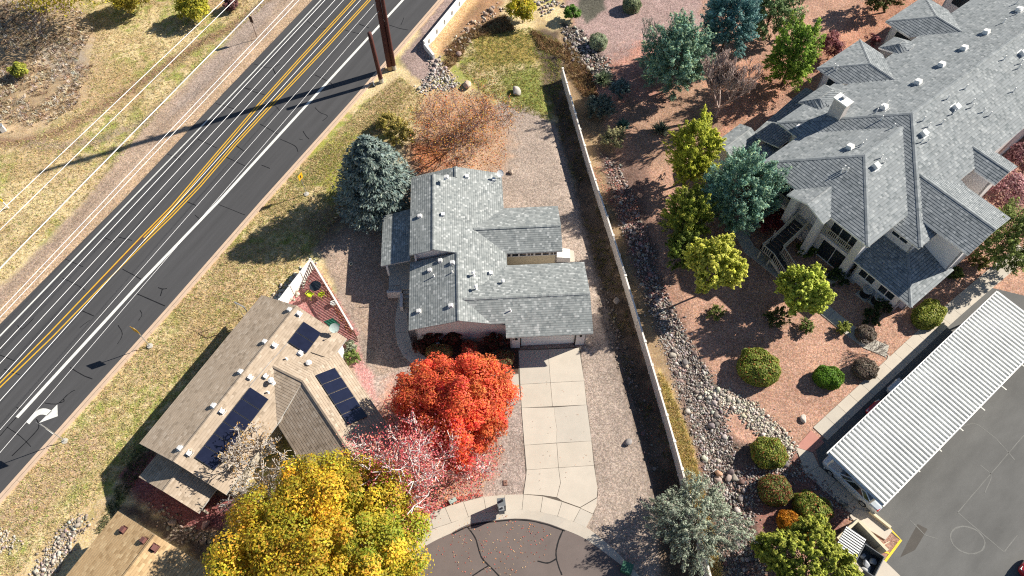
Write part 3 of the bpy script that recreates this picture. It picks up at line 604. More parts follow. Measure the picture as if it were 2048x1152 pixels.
# ------------------------------------------------------------------ grey house (subject)
H = Frame(3.1)
def v2(f, u, v): q = f(u, v); return (q.x, q.y)
ho = thing('bungalow', 'bungalow with mottled light grey shingle roof and attached garage', 'house', H(-2.7, 36))
ZE, PT = 2.7, .29
ZR = ZE + 4.27 * PT                                                # 3.94
zw = lambda u: ZR - PT * (-2.75 - u); ze = lambda u: ZR - PT * (u + 2.75)
rf = bpy.data.objects.new('roof', None); link(rf, ho); rf.location = (0, 0, 0)
UA, UW, UE, VN, VS, VA0, VA1 = -4.78, -7.02, 1.53, 46.7, 30.15, 36.95, 45.4
RP = lambda pts, m=M_grey: roof_plane(rf, [H(*p) for p in pts], m)
VF, ZF = 32.3, 3.82                                                # garage ridge
fS = lambda v: ZF - .30 * (VF - v); fN = lambda v: ZF - .29 * (v - VF)
VE_, ZE_ = 39.72, 3.52                                             # sunroom ridge
eS = lambda v: ZE_ - .36 * (VE_ - v); eN = lambda v: ZE_ - .29 * (v - VE_)
# base gable: west slope south and north of the raised part, east slope in one, raised west slope
RP([(UW, VS, ZE), (-2.75, VS, ZR), (-2.75, VA0, ZR), (UW, VA0, ZE)]); RP([(UW + .02, VA1, ZE), (-2.75, VA1, ZR), (-2.75, VN, ZR), (UW + .02, VN, ZE)])
ZA = ze(UA)
RP([(UA, VA0, ZA), (UA, VA1, ZA), (-2.75, VA1, ZR), (-2.75, VN, ZR), (UE, VN, ZE), (UE, 30.15 + 12, ze(UE)), (UE, VS, ze(UE)), (-2.75, VS, ZR), (-2.75, VA0, ZR)])
ZAW = ZA - .29 * (6.92 + UA)
RP([(-6.92, VA0 - .02, ZAW), (UA, VA0 - .02, ZA), (UA, VA1, ZA), (-6.92, VA1, ZAW)])
# garage wing
ua = lambda z: -2.75 + (ZR - z) / PT
RP([(ua(ZF) - .05, VF, ZF), (8.35, VF, ZF), (8.35, 36.2, fN(36.2)), (ua(fN(36.2)) - .05, 36.2, fN(36.2))])
RP([(ua(ZF) - .05, VF, ZF), (8.35, VF, ZF), (8.35, 28.95, fS(28.95)), (1.08, 28.95, fS(28.95)), (1.08, 30.12, fS(30.12)), (ua(fS(30.12)) - .05, 30.12, fS(30.12))])
# sunroom wing
RP([(ua(ZE_) - .05, VE_, ZE_), (6.55, VE_, ZE_), (6.55, 42.5, eN(42.5)), (ua(eN(42.5)) - .05, 42.5, eN(42.5))])
RP([(ua(ZE_) - .05, VE_, ZE_), (6.55, VE_, ZE_), (6.55, 37.45, eS(37.45)), (ua(eS(37.45)) - .05, 37.45, eS(37.45))])
# porch shed roof
VP0, VP1 = 36.9, 42.6
RP([(-9.62, VP0, 2.42), (-6.95, VP0, 3.12), (-6.95, VP1, 3.12), (-9.62, VP1 - .15, 2.42)])
for a, b in (((-2.75, VS, ZR), (-2.75, VA0, ZR)), ((-2.75, VA1, ZR), (-2.75, VN, ZR)), ((UA, VA0, ZA), (UA, VA1, ZA)), ((ua(ZF), VF, ZF), (8.35, VF, ZF)), ((ua(ZE_), VE_, ZE_), (6.55, VE_, ZE_))): cap(rf, H(*a), H(*b), M_grey)
# walls
hw = lambda a, b, tops, m=M_stucco: wall(ho, v2(H, *a), v2(H, *b), tops, m)
hw((-6.55, 30.55), (1.5, 30.55), [(0, ZE - .02), ((6.55 - 2.75) / 8.05, ZR - .17), (6.4 / 8.05, ze(-.1) - .2), (1, ze(-.1) - .2)])
hw((-6.55, 46.2), (-6.55, 30.55), [(0, 2.7), (.04, 2.7), (.04, 3.8), (.59, 3.8), (.59, 2.7), (1, 2.7)])
hw((1.1, 46.2), (-6.55, 46.2), [(0, 2.6), (.5, ZR - .2), (1, 2.6)]); hw((1.1, 42.1), (1.1, 46.2), [(0, 2.65), (1, 2.65)])
hw((6.15, 42.1), (1.1, 42.1), [(0, 2.6), (1, 2.6)]); hw((6.15, 37.9), (6.15, 42.1), [(0, eS(37.9) - .17), (.43, ZE_ - .17), (1, 2.6)])
SR0, SR1 = v2(H, 1.3, 37.9), v2(H, 6.15, 37.9)
wall(ho, SR0, SR1, [(0, 1.55), (1, 1.55)], M_cream); wall(ho, SR0, SR1, [(0, eS(37.9) - .17), (1, eS(37.9) - .17)], M_white, z0=2.45)
for k in range(7):
    t0, t1 = k * 4.85 / 7 + .04, (k + 1) * 4.85 / 7 - .04; window(ho, SR0, SR1, t0, t1, 1.58, 2.42, 1 if k % 3 else 2)
hw((7.95, 35.8), (1.3, 35.8), [(0, 2.6), (1, 2.6)]); hw((7.95, 29.4), (7.95, 35.8), [(0, fS(29.4) - .17), (.45, ZF - .17), (1, 2.6)])
hw((1.45, 30.6), (1.45, 29.4), [(0, fS(30.6) - .17), (1, fS(29.4) - .17)])
GW0, GW1 = v2(H, 1.45, 29.4), v2(H, 2.28, 29.4)
hw((1.45, 29.4), (2.28, 29.4), [(0, fS(29.4) - .17), (1, fS(29.4) - .17)]); hw((7.06, 29.4), (7.95, 29.4), [(0, fS(29.4) - .17), (1, fS(29.4) - .17)])
wall(ho, v2(H, 2.28, 29.4), v2(H, 7.06, 29.4), [(0, fS(29.4) - .17), (1, fS(29.4) - .17)], M_stucco, z0=2.25)
gd = bpy.data.objects.new('garage_door', None); link(gd, ho); gd.location = (0, 0, 0)
for k in range(4): mb = MB(); c = H(4.67, 29.62, .29 + k * .555); mb.box(c, (4.72, .06, .54), H.a); mb.build('door_panel', M_white, gd)
for u in (2.33, 7.01): mb = MB(); mb.beam(H(u, 29.5, 0), H(u, 29.5, 2.25), .10, .16); mb.build('door_jamb', M_black, ho)
for u in (1.93, 7.42):
    mb = MB(); c = H(u, 29.33, 1.98); mb.box(c, (.13, .12, .06), H.a); mb.box(c - Vector((0, 0, .16)), (.17, .15, .22), H.a); mb.box(c + Vector((0, 0, .10)), (.07, .1, .12), H.a); mb.build('wall_lantern', M_black, ho)
tc = bpy.data.curves.new('house_number', 'FONT'); tc.body = '1818'; tc.size = .24; tc.extrude = .01; tc.space_character = 1.15
to = bpy.data.objects.new('tmp_number', tc); col.objects.link(to); dg = bpy.context.evaluated_depsgraph_get(); me = bpy.data.meshes.new_from_object(to.evaluated_get(dg)); bpy.data.objects.remove(to)
me.materials.clear(); me.materials.append(M_black); no = bpy.data.objects.new('house_number', me); link(no, ho); no.location = H(1.55, 29.38, 1.55) - ho.location; no.rotation_euler = (R(90), 0, H.a)
# clerestory trim under the raised gable
mb = MB(); mb.beam(H(-6.2, VA0 + .25, 3.55), H(-4.9, VA0 + .25, 3.98), .06, .10); mb.build('gable_trim', M_white, ho)
wall(ho, v2(H, -6.6, VA0 + .3), v2(H, -2.9, VA0 + .3), [(0, ZAW - .18), (.49, ZA - .16), (1, ZR - .1)], M_stucco, z0=2.6)
# porch deck, steps, column, railing
pd = MB(); pd.prism([v2(H, *p) for p in ((-9.1, 35.3), (-6.6, 35.3), (-6.6, 42.2), (-9.1, 42.2))], -.05, .95); pd.build('porch_deck', M_oldconc, ho)
mb = MB(); mb.prism([v2(H, *p) for p in ((-9.25, 35.0), (-7.95, 35.0), (-7.95, 35.28), (-9.25, 35.28))], 0, 1.0); mb.prism([v2(H, *p) for p in ((-8.1, 33.6), (-7.85, 33.6), (-7.85, 34.98), (-8.1, 34.98))], 0, .8); mb.build('porch_wall', M_stucco, ho)
for k in range(4): mb = MB(); mb.prism([v2(H, *p) for p in ((-7.84, 35.28 - .34 * (k + 1)), (-6.72, 35.28 - .34 * (k + 1)), (-6.72, 35.28 - .34 * k - .003), (-7.84, 35.28 - .34 * k - .003))], -.05, .95 - .19 * (k + 1)); mb.build('step', M_oldconc, ho)
mb = MB(); mb.beam(H(-9.1, 36.9, .9), H(-9.1, 36.9, 2.45), .16, .16); mb.build('porch_column', M_white, ho)
mb = MB(); mb.tube([H(-9.15, 35.15, 1.85), H(-8.0, 35.15, 1.85)], .025, 6); mb.tube([H(-9.15, 35.15, 1.1), H(-8.0, 35.15, 1.1)], .02, 6)
for k in range(9): u = -9.15 + k * 1.15 / 8; mb.tube([H(u, 35.15, 1.0), H(u, 35.15, 1.85)], .012, 5)
mb.build('porch_railing', M_black, ho)
P_W = Plane(H(UW, VS, ZE), H(-2.75, VS, ZR), H(-2.75, VA0, ZR)); P_E = Plane(H(-2.75, VS, ZR), H(-2.75, VN, ZR), H(UE, VN, ze(UE))); P_AW = Plane(H(-6.92, VA0, ZAW), H(UA, VA0, ZA), H(UA, VA1, ZA)); P_FS = Plane(H(2, VF, ZF), H(8, VF, ZF), H(8, 28.95, fS(28.95))); P_FN = Plane(H(2, VF, ZF), H(8, VF, ZF), H(8, 36.2, fN(36.2)))
for pl, x, y in ((P_W, 881, 522), (P_W, 905, 526), (P_W, 860, 541), (P_W, 838, 623), (P_W, 902, 612), (P_E, 885, 430), (P_E, 981, 547), (P_E, 933, 354), (P_E, 987, 360), (P_AW, 840, 433), (P_AW, 893, 355)): box_vent(ho, pl, x, y)
for pl, x, y, h, cp in ((P_E, 947, 551, .45, True), (P_E, 952, 579, .5, True), (P_E, 1006, 571, .75, True), (P_E, 964, 583, .2, False), (P_W, 868, 553, .4, False), (P_W, 905, 545, .3, False), (P_FS, 1021, 622, .35, False)): pipe_vent(ho, pl, x, y, .055 if not cp else .075, h, cp)
mb = MB(); c = P_E.px(983, 580); mb.box(c + Vector((0, 0, .12)), (.45, .22, .22), .3); mb.build('roof_vent', M_vent, ho)
def dish(parent, base, r, mat, toward):
    t = Vector(toward).normalized(); mb = MB(); c = base + Vector((0, 0, .75)); a = t.cross(Vector((0, 0, 1))).normalized(); b = a.cross(t); o = len(mb.v); rings = []
    for k, (rr, d) in enumerate(((.02, 0), (.5, .05), (.8, .12), (1, .2))):
        rings.append([c + (a * math.cos(i * math.pi / 8) + b * math.sin(i * math.pi / 8)) * r * rr + t * d * r for i in range(16)])
    for k in range(3):
        for i in range(16): j = (i + 1) % 16; mb.poly([rings[k][i], rings[k][j], rings[k + 1][j], rings[k + 1][i]])
    mb.tube([base, c - t * .04], .03, 6); mb.tube([c - b * r * .9 + t * .1, c + t * r * 1.1 - b * r * .35], .02, 5); mb.box(c + t * r * 1.1 - b * r * .35, (.1, .1, .1)); return mb.build('satellite_dish', mat, parent)
dish(ho, P_E.px(1000, 357), .36, solid('grey_dish', (.55, .56, .57), .5), (.3, -.55, .45))
# lean-to door slab and propped white cooler beside the sunroom
struct_poly('side_slab', [(1121, 524), (1131, 510), (1138, 500), (1148, 502), (1150, 524)], .04, CONC[0])
q = G(1127, 518); hv = thing('cooler_unit', 'white boxy evaporative cooler beside the sunroom wall', 'cooler', q)
mb = MB(); mb.hexa([q + Vector(p) for p in ((-.75, -.45, .15), (.55, -.45, .15), (.55, .55, .15), (-.75, .55, .15))], [q + Vector(p) for p in ((-.75, -.45, 1.0), (.55, -.45, .85), (.55, .55, .85), (-.75, .55, 1.0))]); mb.build('casing', M_white, hv)
mb = MB(); mb.box(q + Vector((-.1, 0, .075)), (1.1, .8, .15)); mb.build('stand', M_steel, hv)
# ------------------------------------------------------------------ tan house with solar panels
T = Frame(62, -1)
th_ = thing('solar_house', 'tan shingled house carrying dark solar panels', 'house', T(11, -30))
rt = link(bpy.data.objects.new('roof', None), th_)
TP = lambda pts, m=M_tan: roof_plane(rt, [T(*p) for p in pts], m)
TZE, TZR, TVR = 2.65, 4.2, -30.4; tp = (TZR - TZE) / 4.2
tse = lambda v: TZR - tp * (v - TVR); WZ = tse(-29.0)
TP([(4.15, -34.62, TZE), (19.2, -34.62, TZE), (19.2, TVR, TZR), (4.15, TVR, TZR)])
TP([(4.15, TVR, TZR), (19.2, TVR, TZR), (19.2, -25.8, tse(-25.8)), (17.9, -25.8, tse(-25.8)), (10.35, -26.2, tse(-26.2)), (4.15, -26.2, tse(-26.2))])
# bent wing: ridge a-b, then b-c
dw = Vector((-.42, .907)); nw_ = Vector((.907, .42)); a_, b_ = (14.0, -29.0), (14.05, -26.15); WH = 3.45; ZWE = WZ - tp * 3.6
LWG = 8.4
bq = lambda s, o: (b_[0] + dw.x * s + nw_.x * o, b_[1] + dw.y * s + nw_.y * o)
ne0 = (17.9, -25.8); ne1 = bq(LWG, WH); sw0 = (10.35, -26.2); sw1 = bq(LWG, -WH); c_ = bq(LWG, 0)
TP([(*a_, WZ + .01), (*b_, WZ + .01), (*ne0, ZWE), (17.4, -25.9, ZWE + .2), ]); TP([(*a_, WZ + .01), (*sw0, tse(-26.2) + .01), (*b_, WZ + .01)])
TP([(*b_, WZ), (*c_, WZ), (*ne1, ZWE), (*ne0, ZWE)]); TP([(*b_, WZ), (*c_, WZ), (*sw1, ZWE), (*sw0, ZWE + .02)])
for p, q in (((4.15, TVR, TZR), (19.2, TVR, TZR)), ((*a_, WZ), (*b_, WZ)), ((*b_, WZ), (*c_, WZ))): cap(rt, T(*p), T(*q), M_tan)
# lower gable at the south end
TP([(2.15, -33.1, 2.2), (4.6, -33.1, 2.2), (4.6, -30.2, 3.1), (2.15, -30.2, 3.1)]); TP([(2.15, -30.2, 3.1), (4.6, -30.2, 3.1), (4.6, -27.3, 2.2), (2.15, -27.3, 2.2)])
cap(rt, T(2.15, -30.2, 3.1), T(4.3, -30.2, 3.1), M_tan)
tw = lambda a, b, tops, m=M_cream: wall(th_, v2(T, *a), v2(T, *b), tops, m)
M_tanwall = solid('tan_stucco', (.50, .44, .35), .85, .06, 1.5)
wall(th_, v2(T, 18.8, -34.1), v2(T, 4.6, -34.1), [(0, 2.6), (1, 2.6)], M_tanwall)
wall(th_, v2(T, 18.8, -26.2), v2(T, 18.8, -34.1), [(0, 2.4), (.53, TZR - .17), (1, 2.6)], M_tanwall); wall(th_, v2(T, 4.6, -34.1), v2(T, 4.6, -26.6), [(0, 2.6), (.49, TZR - .17), (1, 2.5)], M_tanwall)
wall(th_, v2(T, 4.6, -26.6), v2(T, 10.5, -26.6), [(0, 2.5), (1, 2.5)], M_tanwall); wall(th_, v2(T, 2.5, -32.7), v2(T, 2.5, -27.7), [(0, 2.1), (.5, 2.9), (1, 2.1)], M_tanwall)
wall(th_, v2(T, *(17.5, -25.7)), v2(T, *(18.8, -26.2)), [(0, 2.3), (1, 2.3)], M_white); wall(th_, v2(T, *bq(LWG - .4, WH - .4)), v2(T, 17.45, -25.6), [(0, 2.2), (1, 2.2)], M_white); wall(th_, v2(T, *bq(LWG - .4, -WH + .4)), v2(T, *bq(LWG - .4, WH - .4)), [(0, 2.2), (.5, WZ - .2), (1, 2.2)], M_white)
wall(th_, v2(T, 10.6, -26.0), v2(T, *bq(LWG - .4, -WH + .4)), [(0, 2.2), (1, 2.2)], M_tanwall)
T_NW = Plane(T(4, -34.62, TZE), T(19, -34.62, TZE), T(19, TVR, TZR)); T_SE = Plane(T(4, TVR, TZR), T(19, TVR, TZR), T(19, -25.8, tse(-25.8))); T_NE = Plane(T(*b_, WZ), T(*c_, WZ), T(*ne1, ZWE))
for pl, x, y in ((T_NW, 580, 620), (T_SE, 598, 628), (T_NW, 530.5, 684), (T_SE, 549, 691), (T_NW, 482, 744), (T_SE, 500, 755), (T_NW, 428, 812), (T_SE, 444, 823), (T_NW, 361, 897), (T_SE, 378, 907), (T_SE, 601, 706), (T_SE, 531, 753)): box_vent(th_, pl, x, y, .34)
for pl, x, y, h in ((T_SE, 620, 730, .45), (T_SE, 545, 765, .45)): pipe_vent(th_, pl, x, y, .11, h, True)
for pl, x, y in ((T_SE, 573, 718), (T_NE, 667, 693), (T_SE, 536, 785)): pipe_vent(th_, pl, x, y, .06, .3, False)
# solar arrays: panels 1.65 x 1.0 with frames
M_cell = solid('solar_cells', (.012, .015, .034), .16, .25, 2, .10, 9, spec=.5); M_sfr = solid('panel_frame', (.06, .065, .075), .35)
def array(pl, o_px, along, across, n, w, h, gap=.05):
    ar = link(bpy.data.objects.new('solar_array', None), th_); o = pl.px(*o_px, .12); A = (pl.px(*along, .12) - o).normalized(); B = pl.n.cross(A); B = B if B.dot(pl.px(*across, .12) - o) > 0 else -B
    for k in range(n):
        p = o + A * (w + gap) * k; pn = MB(); q = [p, p + A * w, p + A * w + B * h, p + B * h]
        if (q[1] - q[0]).cross(q[2] - q[0]).z < 0: q = q[::-1]
        c = sum(q, Vector()) / 4; pn.hexa([v - pl.n * .05 for v in q], q); po = pn.build('solar_panel', M_sfr, ar)
        g = MB(); g.poly([v + (c - v) * .03 + pl.n * .004 for v in q]); g.build('cell_sheet', M_cell, po)
array(T_SE, (500, 775), (398, 905), (540, 795), 6, 1.03, 1.72); array(T_SE, (607, 644), (577, 683), (643, 665), 2, 1.03, 1.72); array(T_NE, (631, 752), (706, 866), (672, 735), 5, 1.0, 1.70)
for pts in ([(622, 705), (648, 714), (655, 722), (662, 735)], [(600, 660), (540, 725), (500, 772)]):
    mb = MB(); mb.tube([T_SE.px(x, y, .05) for x, y in pts], .022, 5); mb.build('conduit', M_steel if pts[0][0] != 622 else M_black, th_)
dish(th_, T_SE.px(672, 664), .42, solid('green_grey_dish', (.36, .44, .42), .5), (.3, -.5, .5))
# ------------------------------------------------------------------ gold roofed house, bottom left
gh = thing('gold_roof_house', 'house with golden tan shingle roof and dark red vents', 'house', T(-6, -28))
rg = link(bpy.data.objects.new('roof', None), gh)
for P in ([(-14, -32.38, 2.7), (-.5, -32.38, 2.7), (-.5, -28.0, 4.15), (-14, -28.0, 4.15)], [(-14, -28.0, 4.15), (-.5, -28.0, 4.15), (-.5, -22.5, 2.4), (-14, -22.5, 2.4)]): roof_plane(rg, [T(*p) for p in P], M_gold, fascia=M_white)
cap(rg, T(-14, -28, 4.15), T(-.5, -28, 4.15), M_gold)
wall(gh, v2(T, -.9, -31.9), v2(T, -13.5, -31.9), [(0, 2.6), (1, 2.6)], M_tanwall); wall(gh, v2(T, -.9, -23), v2(T, -.9, -31.9), [(0, 2.4), (.56, 3.95), (1, 2.6)], M_tanwall)
G_N = Plane(T(-14, -32.38, 2.7), T(-.5, -32.38, 2.7), T(-.5, -28, 4.15)); G_S = Plane(T(-14, -28, 4.15), T(-.5, -28, 4.15), T(-.5, -22.5, 2.4))
for pl, x, y in ((G_N, 247, 1060), (G_N, 288, 1081), (G_S, 309, 1096)): box_vent(gh, pl, x, y, .38, M_brownvent)
# ------------------------------------------------------------------ two-storey condominium block
K = Frame(38.3, -1)
KU = lambda u, v, z=0.: K(.979 * u, .979 * v, 1.21 + .979 * z)        # plan units of the upper storey (eaves 6.3 m)
ku2 = lambda u, v: v2(K, .979 * u, .979 * v)
co = thing('apartment_block', 'two storey apartment block under a slate grey hipped shingle roof with gabled wings', 'building', K(58, -16))
rk = link(bpy.data.objects.new('roof', None), co)
KP = lambda pts, m=M_slate, par=None: roof_plane(par or rk, [KU(*p) for p in pts], m, fascia=M_white)
KL = lambda pts, m=M_slate, par=None: roof_plane(par or rk, [K(*p) for p in pts], m, fascia=M_white)
kp = .32; AU, AV, AZ = 59.6, -16.2, 7.7
nwz = lambda v: AZ - kp * (AV - v); sez = lambda v: AZ - kp * (v - AV); swz = lambda u: AZ - kp * (AU - u)
UEND = 96
KP([(AU, AV, AZ), (UEND, AV, AZ), (UEND, -23.2, nwz(-23.2)), (67, -23.2, nwz(-23.2)), (60.2, -23.2, nwz(-23.2)), (60.2, -24.3, nwz(-24.3)), (51.5, -24.3, nwz(-24.3))])
KP([(AU, AV, AZ), (51.5, -24.3, swz(51.5)), (51.5, -21.8, swz(51.5)), (50.2, -21.8, swz(50.2)), (50.2, -7.0, swz(50.2)), (50.4, -7.0, swz(50.4))])
KP([(AU, AV, AZ), (50.4, -7.0, sez(-7.0)), (58.8, -7.0, sez(-7.0)), (58.8, -9.2, sez(-9.2)), (UEND, -9.2, sez(-9.2)), (UEND, AV, AZ)])
# south-west wing
BU, BV, BZ = 52.6, -15.85, 7.2; wz = lambda d: BZ - kp * d; ub = AU - (AZ - BZ) / kp; uv_ = lambda z: AU - (AZ - z) / kp
V0, V1, U0 = -21.75, -9.75, 46.4
KP([(BU, BV, BZ), (ub, BV, BZ), (uv_(wz(BV - V0)), V0, wz(BV - V0)), (U0, V0, wz(BV - V0))]); KP([(BU, BV, BZ), (ub, BV, BZ), (uv_(wz(V1 - BV)), V1, wz(V1 - BV)), (U0, V1, wz(V1 - BV))])
zc = wz(BU - U0); KP([(BU, BV, BZ), (U0, V0, wz(BV - V0)), (U0, V1, wz(V1 - BV))])
# stair porch gable on the wing
pz = lambda v: 5.95 - .34 * abs(v + 15.75); bu = lambda z: BU - (BZ - z) / kp
KP([(45.35, -15.75, 5.95), (bu(5.95), -15.75, 5.95), (bu(pz(-17.8)), -17.8, pz(-17.8)), (45.35, -17.8, pz(-17.8))]); KP([(45.35, -15.75, 5.95), (bu(5.95), -15.75, 5.95), (bu(pz(-13.7)), -13.7, pz(-13.7)), (45.35, -13.7, pz(-13.7))])
# wings to the south-east
def wing_se(u0, u1, v_out, zr, back):
    um = (u0 + u1) / 2; h = (u1 - u0) / 2; zl = zr - kp * h; vb = lambda z: AV + (AZ - z) / kp
    KP([(um, v_out, zr), (um, vb(zr), zr), (u0, vb(zl), zl), (u0, v_out, zl)]); KP([(um, v_out, zr), (um, vb(zr), zr), (u1, vb(zl), zl), (u1, v_out, zl)]); cap(rk, KU(um, v_out, zr), KU(um, vb(zr), zr), M_slate)
    ww = lambda a, b, t: wall(co, ku2(*a), ku2(*b), [(i, 1.21 + .979 * z) for i, z in t], M_condo)
    ww((u0 + .5, v_out - .5), (u1 - .5, v_out - .5), [(0, zl - .02), (.5, zr - .2), (1, zl - .02)]); ww((u0 + .5, back), (u0 + .5, v_out - .5), [(0, zl - .05), (1, zl - .05)]); ww((u1 - .5, v_out - .5), (u1 - .5, back), [(0, zl - .05), (1, zl - .05)])
wing_se(52.4, 58.7, -3.95, 6.25, -8); wing_se(60.75, 64.25, -6.9, 5.95, -9.6); wing_se(76.0, 80.0, -6.9, 5.95, -9.6)
# hipped wings to the north-west
def wing_nw(u0, u1, v_out, zr):
    um = (u0 + u1) / 2; h = (u1 - u0) / 2; zl = zr - kp * h; vb = lambda z: AV - (AZ - z) / kp; va = v_out + h
    KP([(um, va, zr), (um, vb(zr), zr), (u0, vb(zl), zl), (u0, v_out, zl)]); KP([(um, va, zr), (um, vb(zr), zr), (u1, vb(zl), zl), (u1, v_out, zl)]); KP([(um, va, zr), (u0, v_out, zl), (u1, v_out, zl)])
    for e in ((u0, v_out, zl), (u1, v_out, zl), (um, vb(zr), zr)): cap(rk, KU(um, va, zr), KU(*e), M_slate, .26)
    ww = lambda a, b, t, m=M_condo: wall(co, ku2(*a), ku2(*b), [(i, 1.21 + .979 * z) for i, z in t], m)
    wa, wb = (u0 + .6, v_out + .6), (u0 + .6, -22.8)
    ww(wa, wb, [(0, zl - .05), (1, zl - .05)]); ww((u1 - .6, -22.8), (u1 - .6, v_out + .6), [(0, zl - .05), (1, zl - .05)]); ww((u1 - .6, v_out + .6), (u0 + .6, v_out + .6), [(0, zl - .05), (1, zl - .05)])
    window(co, ku2(*wa), ku2(*wb), .7, 2.6, 3.9, 5.8, 1, name='balcony_window')
wing_nw(60.15, 66.95, -26.7, 6.35); wing_nw(71.35, 78.05, -26.8, 6.35); wing_nw(82.5, 89.2, -26.8, 6.35)
# small hip over the side entry
for u0, u1 in ((55.4, 59.3), (67.9, 70.6)):
    zt, zb = nwz(-23.4) + .45, nwz(-24.9); um0, um1 = u0 + 1.0, u1 - 1.0
    KP([(u0, -24.9, zb), (u1, -24.9, zb), (um1, -23.5, zt), (um0, -23.5, zt)]); KP([(u0, -24.9, zb), (um0, -23.5, zt), (um0, -22.4, zt), (u0, -22.6, nwz(-22.6))]); KP([(u1, -24.9, zb), (um1, -23.5, zt), (um1, -22.4, zt), (u1, -22.6, nwz(-22.6))]); KP([(um0, -23.5, zt), (um1, -23.5, zt), (um1, -22.3, zt), (um0, -22.3, zt)])
for a, b in (((AU, AV, AZ), (UEND, AV, AZ)), ((AU, AV, AZ), (51.5, -24.3, swz(51.5))), ((AU, AV, AZ), (50.4, -7.0, sez(-7))), ((BU, BV, BZ), (ub, BV, BZ)), ((BU, BV, BZ), (U0, V0, wz(BV - V0))), ((BU, BV, BZ), (U0, V1, wz(V1 - BV)))): cap(rk, KU(*a), KU(*b), M_slate, .36)
# walls
kw = lambda a, b, t, m=M_condo, z0=-.1: wall(co, v2(K, *a), v2(K, *b), t, m, z0=z0)
kx = lambda a, b, t, m=M_condo, z0=-.1: wall(co, ku2(*a), ku2(*b), [(i, 1.21 + .979 * z) for i, z in t], m, z0=z0)
kx((47.6, -21.2), (47.6, -10.3), [(0, 5.3), (1, 5.3)]); window(co, ku2(47.6, -21.2), ku2(47.6, -10.3), 7.4, 10.3, 3.2, 5.7, 3, name='balcony_shade_glass'); window(co, ku2(47.6, -21.2), ku2(47.6, -10.3), .5, 3.6, 3.2, 5.7, 3, name='balcony_shade_glass'); window(co, ku2(47.6, -21.2), ku2(47.6, -10.3), 7.4, 10.2, .1, 2.5, 2, name='opening_shade_glass'); kx((51.0, -21.2), (47.6, -21.2), [(0, 5.3), (1, 5.3)]); kx((47.6, -10.3), (51.0, -10.3), [(0, 5.2), (1, 5.2)])  # dark glazing added for the shade of the deep balconies and the opening below
kx((50.9, -10.3), (50.9, -7.6), [(0, 4.75), (1, 4.75)]); window(co, ku2(50.9, -10.3), ku2(50.9, -7.6), .5, 2.1, 4.6, 5.6, 2)
kx((50.9, -7.6), (53.0, -7.6), [(0, 4.75), (1, 4.75)]); kx((58.2, -9.7), (96, -9.7), [(0, 5.4), (1, 5.4)]); kx((95, -22.7), (52.1, -22.7), [(0, 5.5), (1, 5.5)]); kx((52.1, -22.7), (52.1, -21.0), [(0, 5.2), (1, 5.2)])
# ground floor extension with its own hip
ez = lambda d: 2.75 + .31 * d
KL([(46.4, -10.2, 2.75), (46.4, -4.0, 2.75), (50.0, -7.6, ez(3.6)), (51.0, -7.6, ez(4.6)), (51.0, -10.2, ez(4.6))]); KL([(46.4, -4.0, 2.75), (52.5, -4.0, 2.75), (52.5, -7.6, ez(3.6)), (50.0, -7.6, ez(3.6))]); cap(rk, K(46.4, -4.0, 2.75), K(50, -7.6, ez(3.6)), M_slate)
EW = ((46.95, -9.7), (46.95, -5.0)); kw(*EW, [(0, 2.75), (1, 2.75)]); kw((46.95, -5.0), (47.9, -5.0), [(0, 2.7), (1, 2.7)]); kw((47.9, -5.0), (47.9, -4.5), [(0, 2.7), (1, 2.7)]); kw((47.9, -4.5), (52.6, -4.5), [(0, 2.7), (1, 2.7)]); kw((47.6, -9.7), (46.95, -9.7), [(0, 2.9), (1, 2.9)])
for t in (.45, 2.55): window(co, v2(K, *EW[0]), v2(K, *EW[1]), t, t + 1.55, 1.15, 2.25, 2)
# piers, balcony, stair
def pier(u0, u1, v0, v1, z1, z0=-.1): mb = MB(); mb.prism([v2(K, u0, v0), v2(K, u1, v0), v2(K, u1, v1), v2(K, u0, v1)], z0, z1); mb.build('pier', M_condo, co)
pier(45.3, 46.1, -14.4, -13.8, 6.2); pier(45.3, 46.1, -17.3, -16.65, 6.2); pier(46.2, 47.1, -10.75, -10.05, 6.2)
mb = MB(); mb.prism([v2(K, *p) for p in ((46.2, -13.78), (47.2, -13.78), (47.2, -10.77), (46.2, -10.77))], 2.75, 3.15); mb.build('balcony_floor', M_condo, co)
mb = MB(); mb.prism([v2(K, *p) for p in ((46.0, -16.9), (47.6, -16.9), (47.6, -14.6), (46.0, -14.6))], 2.55, 2.75); mb.build('stair_landing', M_oldconc, co)
mb = MB(); mb.prism([v2(K, *p) for p in ((45.9, -20.6), (46.6, -20.6), (46.6, -17.4), (45.9, -17.4))], 2.75, 3.15); mb.build('balcony_floor', M_condo, co)
def railing(pts, par, h=1.0, step=.17, mat=None, name='railing'):
    mb = MB(); pts = [Vector(p) for p in pts]; up = Vector((0, 0, h))
    for a, b in zip(pts[:-1], pts[1:]):
        mb.beam(a + up, b + up, .07, .06); mb.beam(a + up * .12, b + up * .12, .05, .05); n = max(2, int((b - a).length / step))
        for k in range(n + 1): p = a.lerp(b, k / n); mb.beam(p + up * .12, p + up, .045 if k % n else .08, .045 if k % n else .08)
    return mb.build(name, mat or M_fence_wood, par)
M_fence_wood = solid('beige_painted_wood', (.50, .46, .38), .8, .12, 3)
railing([K(46.27, -13.78, 3.15), K(46.27, -10.8, 3.15)], co); railing([K(45.95, -20.6, 3.15), K(45.95, -17.4, 3.15)], co)
M_tread = solid('dark_tread', (.055, .052, .05), .85); sc = link(bpy.data.objects.new('staircase', None), co)
for k in range(8): mb = MB(); u = 45.95 - .36 * k; z = 2.6 - .16 * k; mb.box(K(u - .18, -15.75, z), (.33, 1.2, .06), K.a); mb.build('tread', M_tread, sc)
